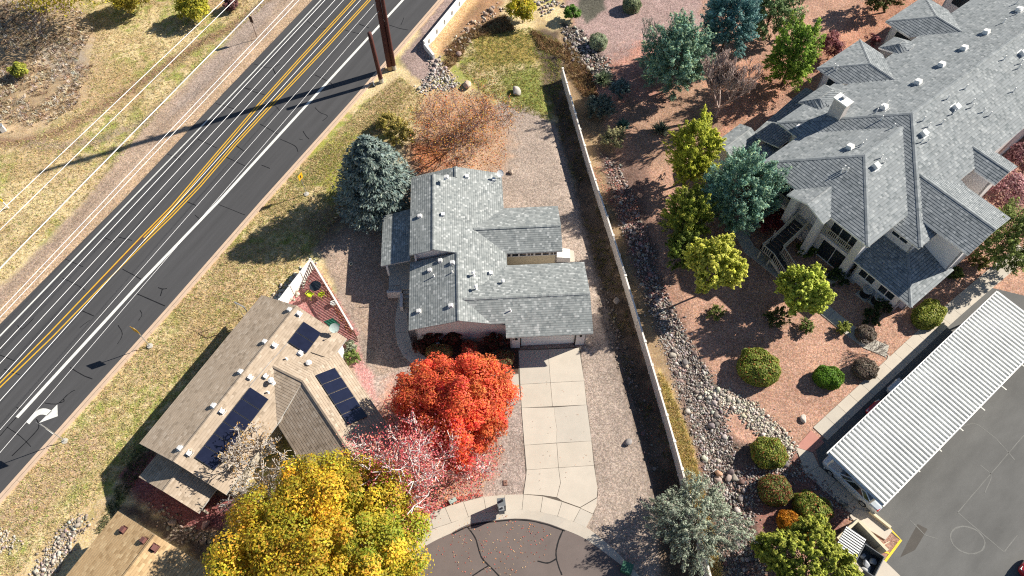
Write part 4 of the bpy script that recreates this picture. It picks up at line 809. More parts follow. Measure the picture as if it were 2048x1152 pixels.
mb = MB(); mb.box(K(42.45, -15.75, 1.30), (1.25, 1.3, .14), K.a); mb.build('stair_platform', M_tread, sc)
for k in range(7): mb = MB(); mb.box(K(42.45, -14.95 + .36 * k, 1.15 - .165 * k), (1.15, .33, .06), K.a); mb.build('tread', M_tread, sc)
for v in (-16.38, -15.12): mb = MB(); mb.beam(K(46, v, 2.5), K(43.1, v, 1.25), .06, .24); mb.build('stringer', M_fence_wood, sc)
for u in (41.85, 43.05): mb = MB(); mb.beam(K(u, -15.1, 1.15), K(u, -12.55, .05), .06, .24); mb.build('stringer', M_fence_wood, sc)
railing([K(46, -16.4, 2.65), K(43.1, -16.4, 1.38), K(41.8, -16.4, 1.38), K(41.8, -15.1, 1.38), K(41.8, -12.5, .1)], sc, .95, .2); railing([K(46, -15.1, 2.65), K(43.1, -15.1, 1.38), K(43.1, -12.5, .1)], sc, .95, .2)
for u, v in ((41.9, -16.3), (41.9, -15.2)): mb = MB(); mb.beam(K(u, v, 0), K(u, v, 1.25), .12, .12); mb.build('stair_post', M_fence_wood, sc)
# low entry roofs on the north-west side, carried by walls
le = lambda pts: KP(pts)
KL([(50.6, -25.9, 2.6), (60.0, -26.9, 2.6), (60.0, -22.7, 3.6), (52.1, -22.7, 3.6), (50.6, -22.7, 3.6)]); kw((59.5, -26.2), (51.2, -25.4), [(0, 2.5), (1, 2.5)]); kw((51.2, -25.4), (51.2, -22.7), [(0, 2.5), (1, 3.4)])
KL([(46.8, -27.4, 2.6), (50.9, -27.6, 2.6), (50.9, -26.3, 3.1), (46.8, -26.1, 3.1)]); KL([(46.8, -26.1, 3.1), (50.9, -26.3, 3.1), (50.9, -25.0, 2.6), (46.8, -24.8, 2.6)]); kw((47.2, -27.0), (47.2, -25.2), [(0, 2.5), (.5, 2.95), (1, 2.5)]); kw((50.6, -27.1), (47.2, -27.0), [(0, 2.5), (1, 2.5)]); kw((47.2, -25.2), (50.6, -25.4), [(0, 2.5), (1, 2.5)])
KL([(47.0, -24.3, 2.7), (51.4, -24.3, 2.7), (51.4, -21.9, 2.9), (47.0, -21.9, 2.9)]); pier(47.2, 47.5, -24.1, -23.8, 2.65)
# chimney
ch = KU(55.5, -21.0, -1.236); mb = MB(); mb.box(ch + Vector((0, 0, 7.9)), (.85, 1.3, 2.4), K.a); mb.build('chimney', solid('stone_chimney', (.55, .50, .46), .9, .35, 3.5, .25, 12), co)
mb = MB(); mb.box(ch + Vector((0, 0, 9.17)), (1.0, 1.5, .14), K.a); mb.build('chimney_cap', M_white, co); mb = MB(); mb.box(ch + Vector((0, .15, 9.35)), (.3, .3, .25), K.a); mb.build('flue', M_steel, co)
K_NW = Plane(KU(AU, AV, AZ), KU(UEND, AV, AZ), KU(60, -23.2, nwz(-23.2))); K_SE = Plane(KU(AU, AV, AZ), KU(UEND, AV, AZ), KU(60, -9.2, sez(-9.2))); K_SW = Plane(KU(AU, AV, AZ), KU(52, -16, swz(52)), KU(52, -12, swz(52)))
B_NW = Plane(KU(BU, BV, BZ), KU(ub, BV, BZ), KU(50, V0, wz(BV - V0))); B_SE = Plane(KU(BU, BV, BZ), KU(ub, BV, BZ), KU(50, V1, wz(V1 - BV))); B_SW = Plane(KU(BU, BV, BZ), KU(U0, V0, zc), KU(U0, V1, zc)); N1_SW = Plane(KU(63.55, -23.3, 6.35), KU(63.55, -20, 6.35), KU(60.15, -26.7, 6.35 - kp * 3.4))
for pl, x, y in ((K_NW, 1972, 67), (K_NW, 1928, 99), (K_NW, 1883, 132), (K_NW, 1836, 167), (K_NW, 1768, 217), (B_NW, 1700, 297), (B_SE, 1750, 333), (K_SE, 1846, 268), (K_SE, 1911, 216), (K_SE, 2044, 108), (K_NW, 2038, 22)): box_vent(co, pl, x, y, .55, h=.40)
for pl, x, y in ((K_NW, 1773, 209), (K_NW, 1752, 225), (K_NW, 1763, 218), (K_SW, 1762, 240), (K_SW, 1786, 256), (B_NW, 1728, 287), (B_NW, 1722, 293), (B_SE, 1761, 317), (B_SE, 1768, 326), (B_SW, 1687, 339), (B_SW, 1693, 344), (B_SW, 1681, 346), (N1_SW, 1667, 136), (N1_SW, 1672, 140), (K_SE, 1846, 242), (K_SE, 1856, 254), (K_SE, 1854, 285), (K_SE, 1842, 285), (K_SE, 1894, 199), (K_SE, 1944, 206), (K_SE, 1942, 216), (K_SE, 1965, 225), (K_SE, 1978, 232), (K_SE, 1930, 178), (K_SE, 2026, 184), (K_SE, 1905, 229), (K_SE, 1884, 248), (K_SE, 2007, 120), (K_SE, 2040, 128), (K_SE, 2036, 138), (K_NW, 2032, 8), (K_NW, 2034, 28), (K_NW, 2006, 46)): pipe_vent(co, pl, x, y, .05, .6)
# air conditioners
for i, (x, y) in enumerate(((1728, 590), (1751, 604))):
    q = G(x, y); a = thing('air_conditioner', ('round condenser on its pad below the first ground floor window', 'round condenser nearer the extension corner and second window')[i], 'air conditioner', q, 'condensers by the apartment wall')
    mb = MB(); mb.lathe(q, [(.44, .08), (.44, .82), (.40, .84)], 20); mb.build('casing', M_black, a); mb = MB(); mb.lathe(q, [(.45, .845), (.46, .90), (.36, .91), (.34, .86)], 20); mb.build('top_ring', solid('ac_ring', (.45, .45, .43), .5), a)
    mb = MB(); mb.lathe(q, [(.13, .86), (.13, .95), (.05, .97)], 12); mb.build('fan_hub', M_steel, a); mb = MB(); mb.box(q + Vector((0, 0, .04)), (1.15, 1.15, .08), K.a); mb.build('pad', M_oldconc, a)
# ------------------------------------------------------------------ carport
cp = thing('carport', 'long carport with white ribbed metal roof over parked cars', 'carport', K(42, 2.3)); KC = Frame(39.0, -1)
o = G(1655, 908, 2.75); CL, CW, NP = 22.9, 5.05, 60
eu = Vector((KC.u.x, KC.u.y, 0)); ev = Vector((KC.v.x, KC.v.y, 0)); pw = CL / NP
prof = [(0, 0), (.13, 0), (.17, .15), (pw - .03, .15), (pw, 0)]
for k in range(NP):
    mb = MB(); b = o + eu * pw * k
    for (x0, z0), (x1, z1) in zip(prof[:-1], prof[1:]):
        a = [b + eu * x0 + Vector((0, 0, z0)), b + eu * x1 + Vector((0, 0, z1))]; fall = Vector((0, 0, -.08))
        mb.poly([a[0] + ev * CW + fall, a[1] + ev * CW + fall, a[1], a[0]]); d = Vector((0, 0, -.03)); mb.poly([a[0] + d, a[1] + d, a[1] + ev * CW + fall + d, a[0] + ev * CW + fall + d])
    mb.build('roof_panel', M_metal, cp)
for v in (-.06, CW + .06):
    mb = MB(); f = Vector((0, 0, -.02 if v < 0 else -.10)); mb.beam(o + ev * v + f, o + ev * v + eu * CL + f, .10, .2); mb.build('gutter_trim', M_white, cp)
for k in range(9):
    for v in (.6, CW - .6):
        p = o + eu * (.4 + k * (CL - .8) / 8) + ev * v; mb = MB(); mb.beam((p.x, p.y, -.1), (p.x, p.y, 2.5), .12, .12); mb.build('post', M_white, cp)
    p = o + eu * (.4 + k * (CL - .8) / 8); mb = MB(); mb.beam(p + ev * .05 + Vector((0, 0, -.16)), p + ev * (CW - .05) + Vector((0, 0, -.24)), .12, .2); mb.build('cross_beam', M_white, cp)
# ================================================================== VEHICLES
def car(name, label, paint_rgb, front, heading, L=4.9, W=1.82, Hh=1.42):
    """sedan; front = ground point under the front bumper, heading = angle it faces"""
    t = thing(name, label, 'car', (front[0], front[1], .02)); pm, pt, pb, N = nodes(name + '_paint'); pb.inputs['Base Color'].default_value = (*paint_rgb, 1); pb.inputs['Roughness'].default_value = .25; pb.inputs['Metallic'].default_value = .15; pb.inputs['Coat Weight'].default_value = .8; pb.inputs['Coat Roughness'].default_value = .05
    ca, sa = math.cos(heading), math.sin(heading); f = Vector((front[0], front[1], 0))
    P = lambda x, y, z: f + Vector((-x * ca - y * sa, -x * sa + y * ca, z + .02))          # x back from the bumper, y left
    st = [(0, .62, .34, .60), (.10, .80, .24, .70), (.35, .88, .20, .80), (1.0, .91, .19, .90), (1.45, .91, .19, .95), (2.2, .92, .19, .97), (3.0, .92, .19, .98), (3.8, .91, .20, 1.0), (4.4, .88, .24, .99), (4.75, .82, .28, .92), (4.9, .70, .36, .80)]
    body = MB(); rings = []
    for x, hw, zl, zh in st:
        x *= L / 4.9; hw *= W / 1.84; zm = zl + (zh - zl) * .55
        rings.append([P(x, s * hw * a, z) for s, seq in ((1, ((.86, zl), (.97, zl + .06), (1, zm), (.96, zh - .10), (.86, zh - .02), (.5, zh + .03))), (-1, ((.5, zh + .03), (.86, zh - .02), (.96, zh - .10), (1, zm), (.97, zl + .06), (.86, zl)))) for a, z in seq])
    n = len(rings[0])
    for i in range(len(rings) - 1):
        for k in range(n): body.poly([rings[i][k], rings[i + 1][k], rings[i + 1][(k + 1) % n], rings[i][(k + 1) % n]])
    body.poly(rings[0]); body.poly(rings[-1][::-1]); bo = body.build('body', pm, t, smooth=True)
    zb, zt = .96, Hh; fb, ft, rt_, rb = 1.35, 2.15, 3.35, 4.15; k = L / 4.9
    cab = MB(); hw0, hw1 = W / 2 * .90, W / 2 * .68
    lo = [P(fb * k, hw0 * .92, zb - .03), P((fb + .5) * k, hw0, zb), P((rb - .5) * k, hw0, zb), P(rb * k, hw0 * .9, zb), P(rb * k, -hw0 * .9, zb), P((rb - .5) * k, -hw0, zb), P((fb + .5) * k, -hw0, zb), P(fb * k, -hw0 * .92, zb - .03)]
    hi = [P(ft * k, hw1 * .9, zt - .04), P((ft + .3) * k, hw1, zt), P((rt_ - .3) * k, hw1, zt), P(rt_ * k, hw1 * .9, zt - .03), P(rt_ * k, -hw1 * .9, zt - .03), P((rt_ - .3) * k, -hw1, zt), P((ft + .3) * k, -hw1, zt), P(ft * k, -hw1 * .9, zt - .04)]
    for i in range(8): j = (i + 1) % 8; cab.poly([lo[i], lo[j], hi[j], hi[i]])
    cab.poly(hi); cab.build('cabin', pm, t)
    cen = P(2.75 * k, 0, 1.1)
    def pane(a, b, c, d, nm):
        q = [a, b, c, d]; m = sum(q, Vector()) / 4; nn = (b - a).cross(d - a).normalized(); nn = nn if nn.dot(m - cen) > 0 else -nn
        g = MB(); g.poly([m + (v - m) * .86 + nn * .012 for v in q]); g.build(nm, M_glass, t)
    pane(lo[7], lo[0], hi[0], hi[7], 'windshield'); pane(lo[3], lo[4], hi[4], hi[3], 'rear_window')
    for s in ((0, 1, 1, 0), (1, 2, 2, 1), (2, 3, 3, 2), (4, 5, 5, 4), (5, 6, 6, 5), (6, 7, 7, 6)): pane(lo[s[0]], lo[s[1]], hi[s[2]], hi[s[3]], 'side_window')
    for x in (.95 * k, 3.85 * k):
        for s in (1, -1):
            c = P(x, s * (W / 2 - .10), .30); ax = Vector((-sa, ca, 0)) * s; w = MB(); w.tube([c - ax * .10, c + ax * .105], .31, 18); wo = w.build('wheel', M_tar, t); r = MB(); r.tube([c + ax * .105, c + ax * .118], .20, 14); r.build('rim', M_steel, wo)
    for s in (.62, -.62):
        g = MB(); g.box(P(.13 * k, s, .62), (.14, .32, .14), heading); g.build('headlight', M_white, t); g = MB(); g.box(P(4.78 * k, s, .80), (.16, .34, .15), heading); g.build('taillight', solid('tail_red', (.35, .01, .01), .3), t)
    for s in (1, -1): g = MB(); g.box(P(1.75 * k, s * (W / 2 + .06), 1.0), (.12, .2, .13), heading); g.build('wing_mirror', pm, t)
    return t
hd = R(129); D = Vector((math.cos(hd), math.sin(hd)))
def stall(x, y): q = G(x, y); return (q.x, q.y)
car('white_sedan', 'silver white sedan in the open end stall of the carport', (.55, .60, .64), stall(1652, 915), hd, 5.2, 1.9)
car('red_car', 'red car with only its nose showing from under the carport roof', (.42, .012, .03), stall(1737, 815), hd, 4.5)
car('silver_car', 'silver car next to the red one under the carport roof', (.42, .45, .48), stall(1778, 772), hd, 4.6)
car('red_pickup', 'red vehicle parked alone on the open asphalt', (.45, .02, .03), stall(2040, 1126), R(129), 5.0, 1.9, 1.6)
# ================================================================== POLES AND CABLES
M_corten = solid('weathered_steel', (.085, .030, .026), .75, .35, 2.2, .15, 18); M_band = solid('pole_base_band', (.42, .30, .16), .7)
pole_b = G(780, 138)
def upole(label, base, h, r0, r1, lean=(0, 0), bands=M_band):
    p = thing('utility_pole', label, 'utility pole', base); top = Vector(base) + Vector((lean[0], lean[1], h)); mb = MB(); n = 8; mb.tube([Vector(base).lerp(top, k / n) - Vector((0, 0, .1 if k == 0 else 0)) for k in range(n + 1)], [r0 + (r1 - r0) * k / n for k in range(n + 1)], 16); mb.build('shaft', M_corten, p, smooth=True)
    mb = MB(); mb.tube([Vector(base), Vector(base).lerp(top, .55 / h)], r0 * 1.04, 16); mb.build('base_band', bands, p); return p, top
P1, top1 = upole('tall rusty steel utility pole with a yellow band at its foot', pole_b, 24.0, .31, .22)
P2, _ = upole('tall dark utility pole standing tight behind the rusty one', G(789, 138), 22.5, .22, .17, bands=M_oldconc)
P3, top3 = upole('short rusty pole stub near the kerb', G(763, 164), 6.6, .24, .22, (-.25, 0), M_steel)
wd = Vector((math.cos(R(64.5)), math.sin(R(64.5)), 0)); wn = Vector((-wd.y, wd.x, 0))
for h, wdt in ((21.2, 1.7), (19.0, 1.3), (16.6, 1.3), (14.3, 1.0), (12.9, .9)):
    mb = MB(); c = Vector(pole_b) + Vector((0, 0, h)); mb.beam(c - wn * wdt / 2, c + wn * wdt / 2, .14, .16); mb.build('crossarm', M_corten, P1)
    for s in (-.45, .45): mb = MB(); mb.lathe(c + wn * wdt * s, [(.06, 0), (.11, .08), (.07, .14), (.11, .2), (.05, .3)], 8); mb.build('insulator', M_fascia, P1)
CAB = [((26, 399), (448, 0), 21.5, .021, 0), ((62, 399), (469, 0), 21.0, .021, 0), ((135, 399), (527, 0), 19.0, .036, 0), ((210, 399), (587, 0), 16.9, .019, 0), ((222, 399), (598, 0), 16.4, .019, 0), ((278, 399), (650, 0), 14.2, .019, 0), ((302, 399), (670, 0), 13.3, .017, 0), ((325, 399), (687, 0), 12.5, .017, 0), ((362, 399), (721, 0), 11.0, .019, 0), ((404, 400), (745, 12), 8.9, .013, 1), ((430, 404), (756, 24), 7.8, .013, 1)]
for i, (a, b, h, r, dead) in enumerate(CAB):
    p, q = G(*a, h), G(*b, h); d = (q - p).normalized(); s = (Vector(pole_b) - p).dot(d)
    e0 = p - d * 75; e1 = p + d * (s if dead else s + 60); N_ = 14
    pts = [e0.lerp(e1, k / N_) for k in range(N_ + 1)]
    mb = MB(); mb.tube(pts, r, 5)
    nm = ['topmost', 'second from the top', 'thick third', 'fourth', 'fifth', 'sixth', 'seventh', 'eighth', 'ninth', 'tenth, ending at the pole', 'thin lowest, ending at the pole'][i]
    mb.build('overhead_cable', M_wire, None, label='white overhead cable along the road, %s on the pole' % nm, cat='cable', group='cables along the road')
# ================================================================== ROAD SIGNS
M_signy = solid('sign_yellow', (.65, .36, .02), .5); M_signb = solid('sign_back', (.30, .30, .30), .5, metal=.3)
def sign(label, base, h, w_, h_, face, ang, post=M_steel, pad=True):
    t = thing('road_sign', label, 'road sign', base); mb = MB(); mb.tube([Vector(base) - Vector((0, 0, .1)), Vector(base) + Vector((0, 0, h))], .035, 7); mb.build('post', post, t)
    c = Vector(base) + Vector((0, 0, h - h_ / 2)); d = Vector((math.cos(ang), math.sin(ang), 0)); mb = MB(); mb.box(c + d * .05, (.02, w_, h_), ang); mb.build('panel', face, t)
    if pad: mb = MB(); mb.lathe(Vector(base), [(.26, -.05), (.26, .05), (.1, .07)], 12); mb.build('footing', M_oldconc, t)
    return t
sign('yellow road sign on a post before the tan house', G(300, 692), 3.3, .75, .75, M_signy, ROADANG + math.pi); sign('large road sign whose post stands by the turn arrow', G(130, 882), 3.7, .9, .75, M_signb, ROADANG + math.pi)
sg = sign('orange yellow warning sign near the blue spruce', G(613, 388), 3.0, .62, .70, M_signy, R(-25)); mb = MB(); c = G(613, 388) + Vector((0, 0, 2.65)); d = Vector((math.cos(R(-25)), math.sin(R(-25)), 0)); mb.box(c + d * .075, (.01, .10, .4), R(-25)); mb.build('sign_mark', M_black, sg)
sign('brown backed sign on the gravel shoulder across the road', G(515, 78), 3.1, .5, .9, solid('sign_brown', (.10, .06, .045), .7), ROADANG, solid('brown_post', (.12, .07, .05), .8), False)
q = G(17, 416); t = thing('marker_post', 'white marker post with a yellow cap in the field', 'marker', q); mb = MB(); mb.tube([q, q + Vector((0, 0, 1.0))], .06, 7); mb.build('post', M_white, t); mb = MB(); mb.tube([q + Vector((0, 0, 1.0)), q + Vector((0, 0, 1.35))], .065, 7); mb.build('cap', M_yel2, t)
q = G(8, 262); t = thing('utility_cabinet', 'small white cabinet at the trail by the brush', 'cabinet', q); mb = MB(); mb.box(q + Vector((0, 0, .4)), (.45, .4, .8), .5); mb.build('body', M_white, t); mb = MB(); mb.box(q + Vector((0, 0, .83)), (.52, .47, .06), .5); mb.build('lid', M_steel, t)
q = G(748, 172); t = thing('roadside_marker', 'pale blue roadside marker plate beside the pole stub', 'marker', q); mb = MB(); mb.box(q + Vector((0, 0, .35)), (.04, .22, .7), .6); mb.build('plate', solid('pale_blue', (.5, .58, .65), .5), t); mb = MB(); mb.lathe(q, [(.16, -.03), (.16, .04), (.1, .05)], 10); mb.build('foot', M_black, t)
# pipe bracket behind the tan house
q = G(488, 634); t = thing('goal_frame', 'grey pipe frame standing behind the tan house', 'frame', q); mb = MB(); mb.tube([q, q + Vector((0, 0, 2.6)), q + Vector((.9, -.5, 2.6)), q + Vector((.9, -.5, 0))], .05, 7); mb.build('bars', M_steel, t)
# ================================================================== MAILBOX, BOXES, LIDS
q = G(1003, 1018); t = thing('mailbox', 'dark grey stucco mailbox pillar with two boxes on the pavement', 'mailbox', q)
M_mbox = solid('mailbox_grey', (.13, .14, .15), .6, .12, 4); mb = MB(); mb.box(q + Vector((0, .12, .75)), (.62, .62, 1.5), .12); mb.build('pillar', M_mbox, t); mb = MB(); mb.box(q + Vector((.02, -.36, 1.0)), (.42, .34, 1.05), .12); mb.build('letter_box', solid('mailbox_light', (.22, .23, .24), .5), t); mb = MB(); mb.box(q + Vector((.05, .2, 1.6)), (.16, .16, .2), .5); mb.box(q + Vector((.05, -.36, 1.58)), (.12, .12, .1), .2); mb.build('finial', M_black, t)
q = G(1252, 1139); t = thing('utility_box', 'dark green utility box on the kerb', 'utility box', q); mb = MB(); mb.box(q + Vector((0, 0, .35)), (.75, .7, .65), -.4); mb.build('body', solid('utility_green', (.035, .10, .06), .5), t); mb = MB(); mb.box(q + Vector((0, 0, .72)), (.8, .75, .08), -.4); mb.build('lid', solid('utility_green_lid', (.05, .14, .085), .45), t)
q = G(906, 1003); t = thing('yard_light', 'pale green box at the gravel edge by the pavement', 'box', q); mb = MB(); mb.box(q + Vector((0, 0, .13)), (.55, .28, .26), .5); mb.build('body', solid('pale_green', (.28, .34, .31), .5), t); mb = MB(); mb.box(q + Vector((0, 0, .28)), (.6, .32, .04), .5); mb.build('lid', solid('pale_green_lid', (.34, .40, .36), .5), t)
q = G(1011, 966); t = thing('water_meter_lid', 'brown meter cover in the gravel beside the driveway', 'cover', q); mb = MB(); mb.box(q + Vector((0, 0, .03)), (.3, .42, .08), .05); mb.build('lid', solid('meter_brown', (.22, .12, .09), .7), t); mb = MB(); mb.box(q + Vector((0, 0, .075)), (.1, .06, .03), .05); mb.build('handle', M_black, t)
q = G(702, 529); t = thing('pipe_ring', 'pale round pipe cap in the shaded gravel', 'pipe cap', q); mb = MB(); mb.lathe(q, [(.17, 0), (.17, .12), (.11, .13), (.10, .02)], 14); mb.build('rim', M_cream, t); mb = MB(); mb.lathe(q, [(.09, .02), (.09, .04), (.02, .045)], 10); mb.build('plug', M_black, t)
q = G(876, 690); t = thing('garden_box', 'small pale box in the dark planting bed', 'box', q); mb = MB(); mb.box(q + Vector((0, 0, .25)), (.28, .25, .5), .1); mb.build('body', M_cream, t); mb = MB(); mb.box(q + Vector((0, 0, .52)), (.32, .29, .04), .1); mb.build('lid', M_fascia, t)
# ================================================================== FENCES AND WALLS
M_fw = solid('cream_fence', (.66, .60, .53), .8, .10, 1.2, .06, 25); M_fcap = solid('pale_fence_cap', (.70, .66, .60), .7, .08, 2)
fn = thing('boundary_fence', 'long cream panel fence between the grey house and the apartments', 'fence', (*FENCE[2], 0)); FP = resample(smooth_line(FENCE, 5), 2.2)
for i in range(len(FP) - 1):
    a, b = Vector((*FP[i], 0)), Vector((*FP[i + 1], 0)); d = (b - a).normalized(); dz = random.uniform(-.02, .02)
    mb = MB(); mb.beam(a + d * .08 + Vector((0, 0, .62 + dz)), b - d * .08 + Vector((0, 0, .62 + dz)), .09, 1.62); mb.build('fence_panel', M_fw, fn); mb = MB(); mb.beam(a + d * .08 + Vector((0, 0, 1.46 + dz)), b - d * .08 + Vector((0, 0, 1.46 + dz)), .14, .06); mb.build('top_rail', M_fcap, fn)
for i in range(len(FP)):
    a = Vector((*FP[i], 0)); mb = MB(); mb.box(a + Vector((0, 0, .62)), (.16, .16, 1.78), .2); mb.box(a + Vector((0, 0, 1.54)), (.22, .22, .06), .2); mb.build('fence_post', M_fcap, fn)
def yard_fence(name, label, pts, h, mat, step, th=.10):
    P = resample(pts, step); t = thing(name, label, 'fence', (*P[0], 0))
    for i in range(len(P) - 1):
        a, b = Vector((*P[i], 0)), Vector((*P[i + 1], 0)); d = (b - a).normalized(); mb = MB(); mb.beam(a + d * .07 + Vector((0, 0, h / 2)), b - d * .07 + Vector((0, 0, h / 2)), th, h + .1); mb.build('fence_panel', mat, t)
    for p in P: mb = MB(); mb.box((p[0], p[1], h / 2 + .02), (.15, .15, h + .14), .3); mb.build('fence_post', mat, t)
yard_fence('courtyard_fence', 'white fence on the road side of the tan house courtyard', Gp([(628, 536), (570, 612), (548, 645)]), 1.45, M_white, 1.6); M_slat = solid('brown_slat', (.20, .11, .09), .8, .25, 3)
t = thing('picket_fence', 'white topped picket fence between the courtyard and shaded gravel', 'fence', (*Gp([(672, 607)])[0], 0)); P = resample(Gp([(630, 538), (672, 607), (716, 682)]), .155)
for i, p in enumerate(P):
    a = Vector((*p, 0)); dd = Vector((*P[min(i + 1, len(P) - 1)], 0)) - Vector((*P[max(i - 1, 0)], 0)); mb = MB(); mb.box(a + Vector((0, 0, .68)), (.095, .035, 1.3), math.atan2(dd.y, dd.x)); mb.build('picket', M_slat, t)
mb = MB(); [mb.beam(Vector((*a, 1.36)), Vector((*b, 1.36)), .16, .07) for a, b in zip(P[:-1:6], P[6::6])]; mb.build('top_rail', M_fcap, t)
t = thing('arch_wall', 'white roadside retaining wall pierced by oval weep holes', 'wall', G(880, 90)); aw = Gp([(851, 98), (945, -18), (1010, -95)]); P = resample(aw, 1.72)
M_hole = solid('dark_weep_hole', (.03, .026, .022), .95)
for i in range(len(P) - 1):
    a, b = Vector((*P[i], 0)), Vector((*P[i + 1], 0)); d = b - a; L = d.length; d.normalize(); nrm = Vector((d.y, -d.x, 0)); h0, h1 = -.35, 1.05; th = .22
    # panel with an oval hole, from ring of quads
    m = 20; cx, cz, rx, rz = L / 2, .38, .22, .36
    def rim(k): tt = 2 * math.pi * k / m; return (cx + rx * math.cos(tt), cz + rz * math.sin(tt))
    def bord(k):
        tt = 2 * math.pi * k / m; c, s_ = math.cos(tt), math.sin(tt); f = min((L / 2) / max(abs(c), 1e-6), ((h1 - cz) if s_ > 0 else (cz - h0)) / max(abs(s_), 1e-6)); return (cx + c * f, cz + s_ * f)
    mb = MB(); Q = lambda p, o: a + d * p[0] + Vector((0, 0, p[1])) + nrm * o
    for k in range(m):
        r0, r1, b0, b1 = rim(k), rim(k + 1), bord(k), bord(k + 1)
        mb.poly([Q(r0, 0), Q(b0, 0), Q(b1, 0), Q(r1, 0)]); mb.poly([Q(r0, -th), Q(r1, -th), Q(b1, -th), Q(b0, -th)]); mb.poly([Q(r0, 0), Q(r1, 0), Q(r1, -th), Q(r0, -th)])
    mb.poly([Q((0, h1), 0), Q((L, h1), 0), Q((L, h1), -th), Q((0, h1), -th)]); mb.poly([Q((0, h0), 0), Q((0, h1), 0), Q((0, h1), -th), Q((0, h0), -th)]); mb.poly([Q((L, h0), 0), Q((L, h1), 0), Q((L, h1), -th), Q((L, h0), -th)]); mb.build('wall_panel', M_white, t)
    mb = MB(); mb.poly([Q((cx - .4, cz - .5), -th + .01), Q((cx + .4, cz - .5), -th + .01), Q((cx + .4, cz + .5), -th + .01), Q((cx - .4, cz + .5), -th + .01)]); mb.build('hole_back', M_hole, t)
mb = MB(); e = Vector((*aw[0], 0)); f = G(868, 118); mb.beam(e + Vector((0, 0, .3)), f + Vector((0, 0, .2)), .25, .9); mb.build('end_return', M_white, t)
# trash enclosure
M_encl = solid('beige_block', (.58, .50, .36), .85, .10, 1.5); en = thing('trash_enclosure', 'beige block enclosure with two bays for rubbish bins', 'enclosure', G(1700, 1080))
def ewall(pts, h, w_=.22, m=M_encl): mb = MB(); P = [G(x, y) for x, y in pts]; [mb.beam(a + Vector((0, 0, h / 2)), b + Vector((0, 0, h / 2)), w_, h + .1) for a, b in zip(P[:-1], P[1:])]; mb.build('enclosure_wall', m, en)
ewall([(1664, 1085), (1703, 1048)], 1.15); ewall([(1706, 1050), (1762, 1108)], 1.15); ewall([(1664, 1090), (1712, 1150)], 1.1); mb = MB(); mb.prism(Gp([(1699, 1032), (1711, 1018), (1736, 1023), (1784, 1062), (1770, 1080), (1705, 1040)]), -.05, .09); mb.build('apron_slab', CONC[2], en); mb = MB(); mb.prism(Gp([(1660, 1090), (1702, 1050), (1752, 1105), (1712, 1160)]), -.05, .05); mb.build('floor_slab', M_oldconc, en)
mb = MB(); mb.prism(Gp([(1716, 1160), (1748, 1102), (1800, 1152), (1790, 1200), (1730, 1200)]), -.05, .06); mb.build('apron_slab', CONC[0], en)
ewall([(1737, 1024), (1778, 1057)], .30, .2); mb = MB(); mb.beam(G(1748, 1100) + Vector((0, 0, .6)), G(1766, 1090) + Vector((0, 0, .6)), .06, 1.1); mb.build('gate', M_encl, en)
def bin_(label, c, ang, lid, bags):
    t = thing('rubbish_bin', label, 'bin', c); M_bin = solid('bin_grey_' + label[:5].strip(), (.10, .11, .12), .5, .15, 3); mb = MB(); w_, l_, h_ = 1.5, 1.75, 1.05; th = .06
    for dx, dy, sx, sy in ((-w_ / 2, 0, th, l_), (w_ / 2, 0, th, l_), (0, -l_ / 2, w_, th), (0, l_ / 2, w_, th)):
        o_ = Matrix.Rotation(ang, 3, 'Z') @ Vector((dx, dy, 0)); mb.box(Vector(c) + o_ + Vector((0, 0, h_ / 2 + .1)), (sx, sy, h_), ang)
    mb.box(Vector(c) + Vector((0, 0, .14)), (w_, l_, .06), ang); mb.build('tub', M_bin, t)
    if lid:
        for k in range(9): o_ = Matrix.Rotation(ang, 3, 'Z') @ Vector((0, -l_ / 2 + .1 + k * l_ / 9, 0)); mb = MB(); mb.box(Vector(c) + o_ + Vector((0, 0, h_ + .16)), (w_ + .06, l_ / 9 * .58, .07), ang); mb.build('lid_rib', M_steel, t)
        mb = MB(); mb.box(Vector(c) + Vector((0, 0, h_ + .11)), (w_ + .02, l_, .03), ang); mb.build('lid', M_black, t)
    return t
bin_('rubbish bin under a ribbed metal lid', G(1690, 1092), R(-38), True, 0); b2 = G(1727, 1127); bin_('open rubbish bin holding pale bags', b2, R(-38), False, 4)
# courtyard furniture
M_lime = solid('lime_green_metal', (.50, .62, .03), .45)
def lime_chair(p, ang, label):
    t = thing('garden_chair', label, 'chair', p, 'lime garden chairs'); Rz = Matrix.Rotation(ang, 3, 'Z'); p = Vector(p); W_ = lambda x, y, z: p + Rz @ Vector((x, y, z)); mb = MB(); mb.lathe(W_(0, 0, .42), [(.02, 0), (.26, .0), (.28, .03), (.25, .035), (.02, .02)], 14); mb.build('seat', M_lime, t)
    mb = MB(); n = 14; C_ = W_(0, .26, .72); ring = [C_ + Rz @ Vector((.27 * math.cos(2 * math.pi * k / n), .06 * math.sin(2 * math.pi * k / n), .25 * math.sin(2 * math.pi * k / n))) for k in range(n)]; mb.poly(ring); mb.poly([r + Rz @ Vector((0, .025, 0)) for r in ring][::-1]); [mb.poly([ring[k], ring[k] + Rz @ Vector((0, .025, 0)), ring[(k + 1) % n] + Rz @ Vector((0, .025, 0)), ring[(k + 1) % n]]) for k in range(n)]; mb.build('backrest', M_lime, t)
    for x, y in ((-.2, -.2), (.2, -.2), (-.2, .22), (.2, .22)): mb = MB(); mb.tube([W_(x, y, .42), W_(x * 1.25, y * 1.25, 0)], .018, 6); mb.build('leg', M_lime, t)
    for x in (-.3, .3): mb = MB(); mb.tube([W_(x, -.22, .42), W_(x, -.2, .62), W_(x, .2, .64), W_(x * .85, .28, .6)], .018, 6); mb.build('armrest', M_lime, t)
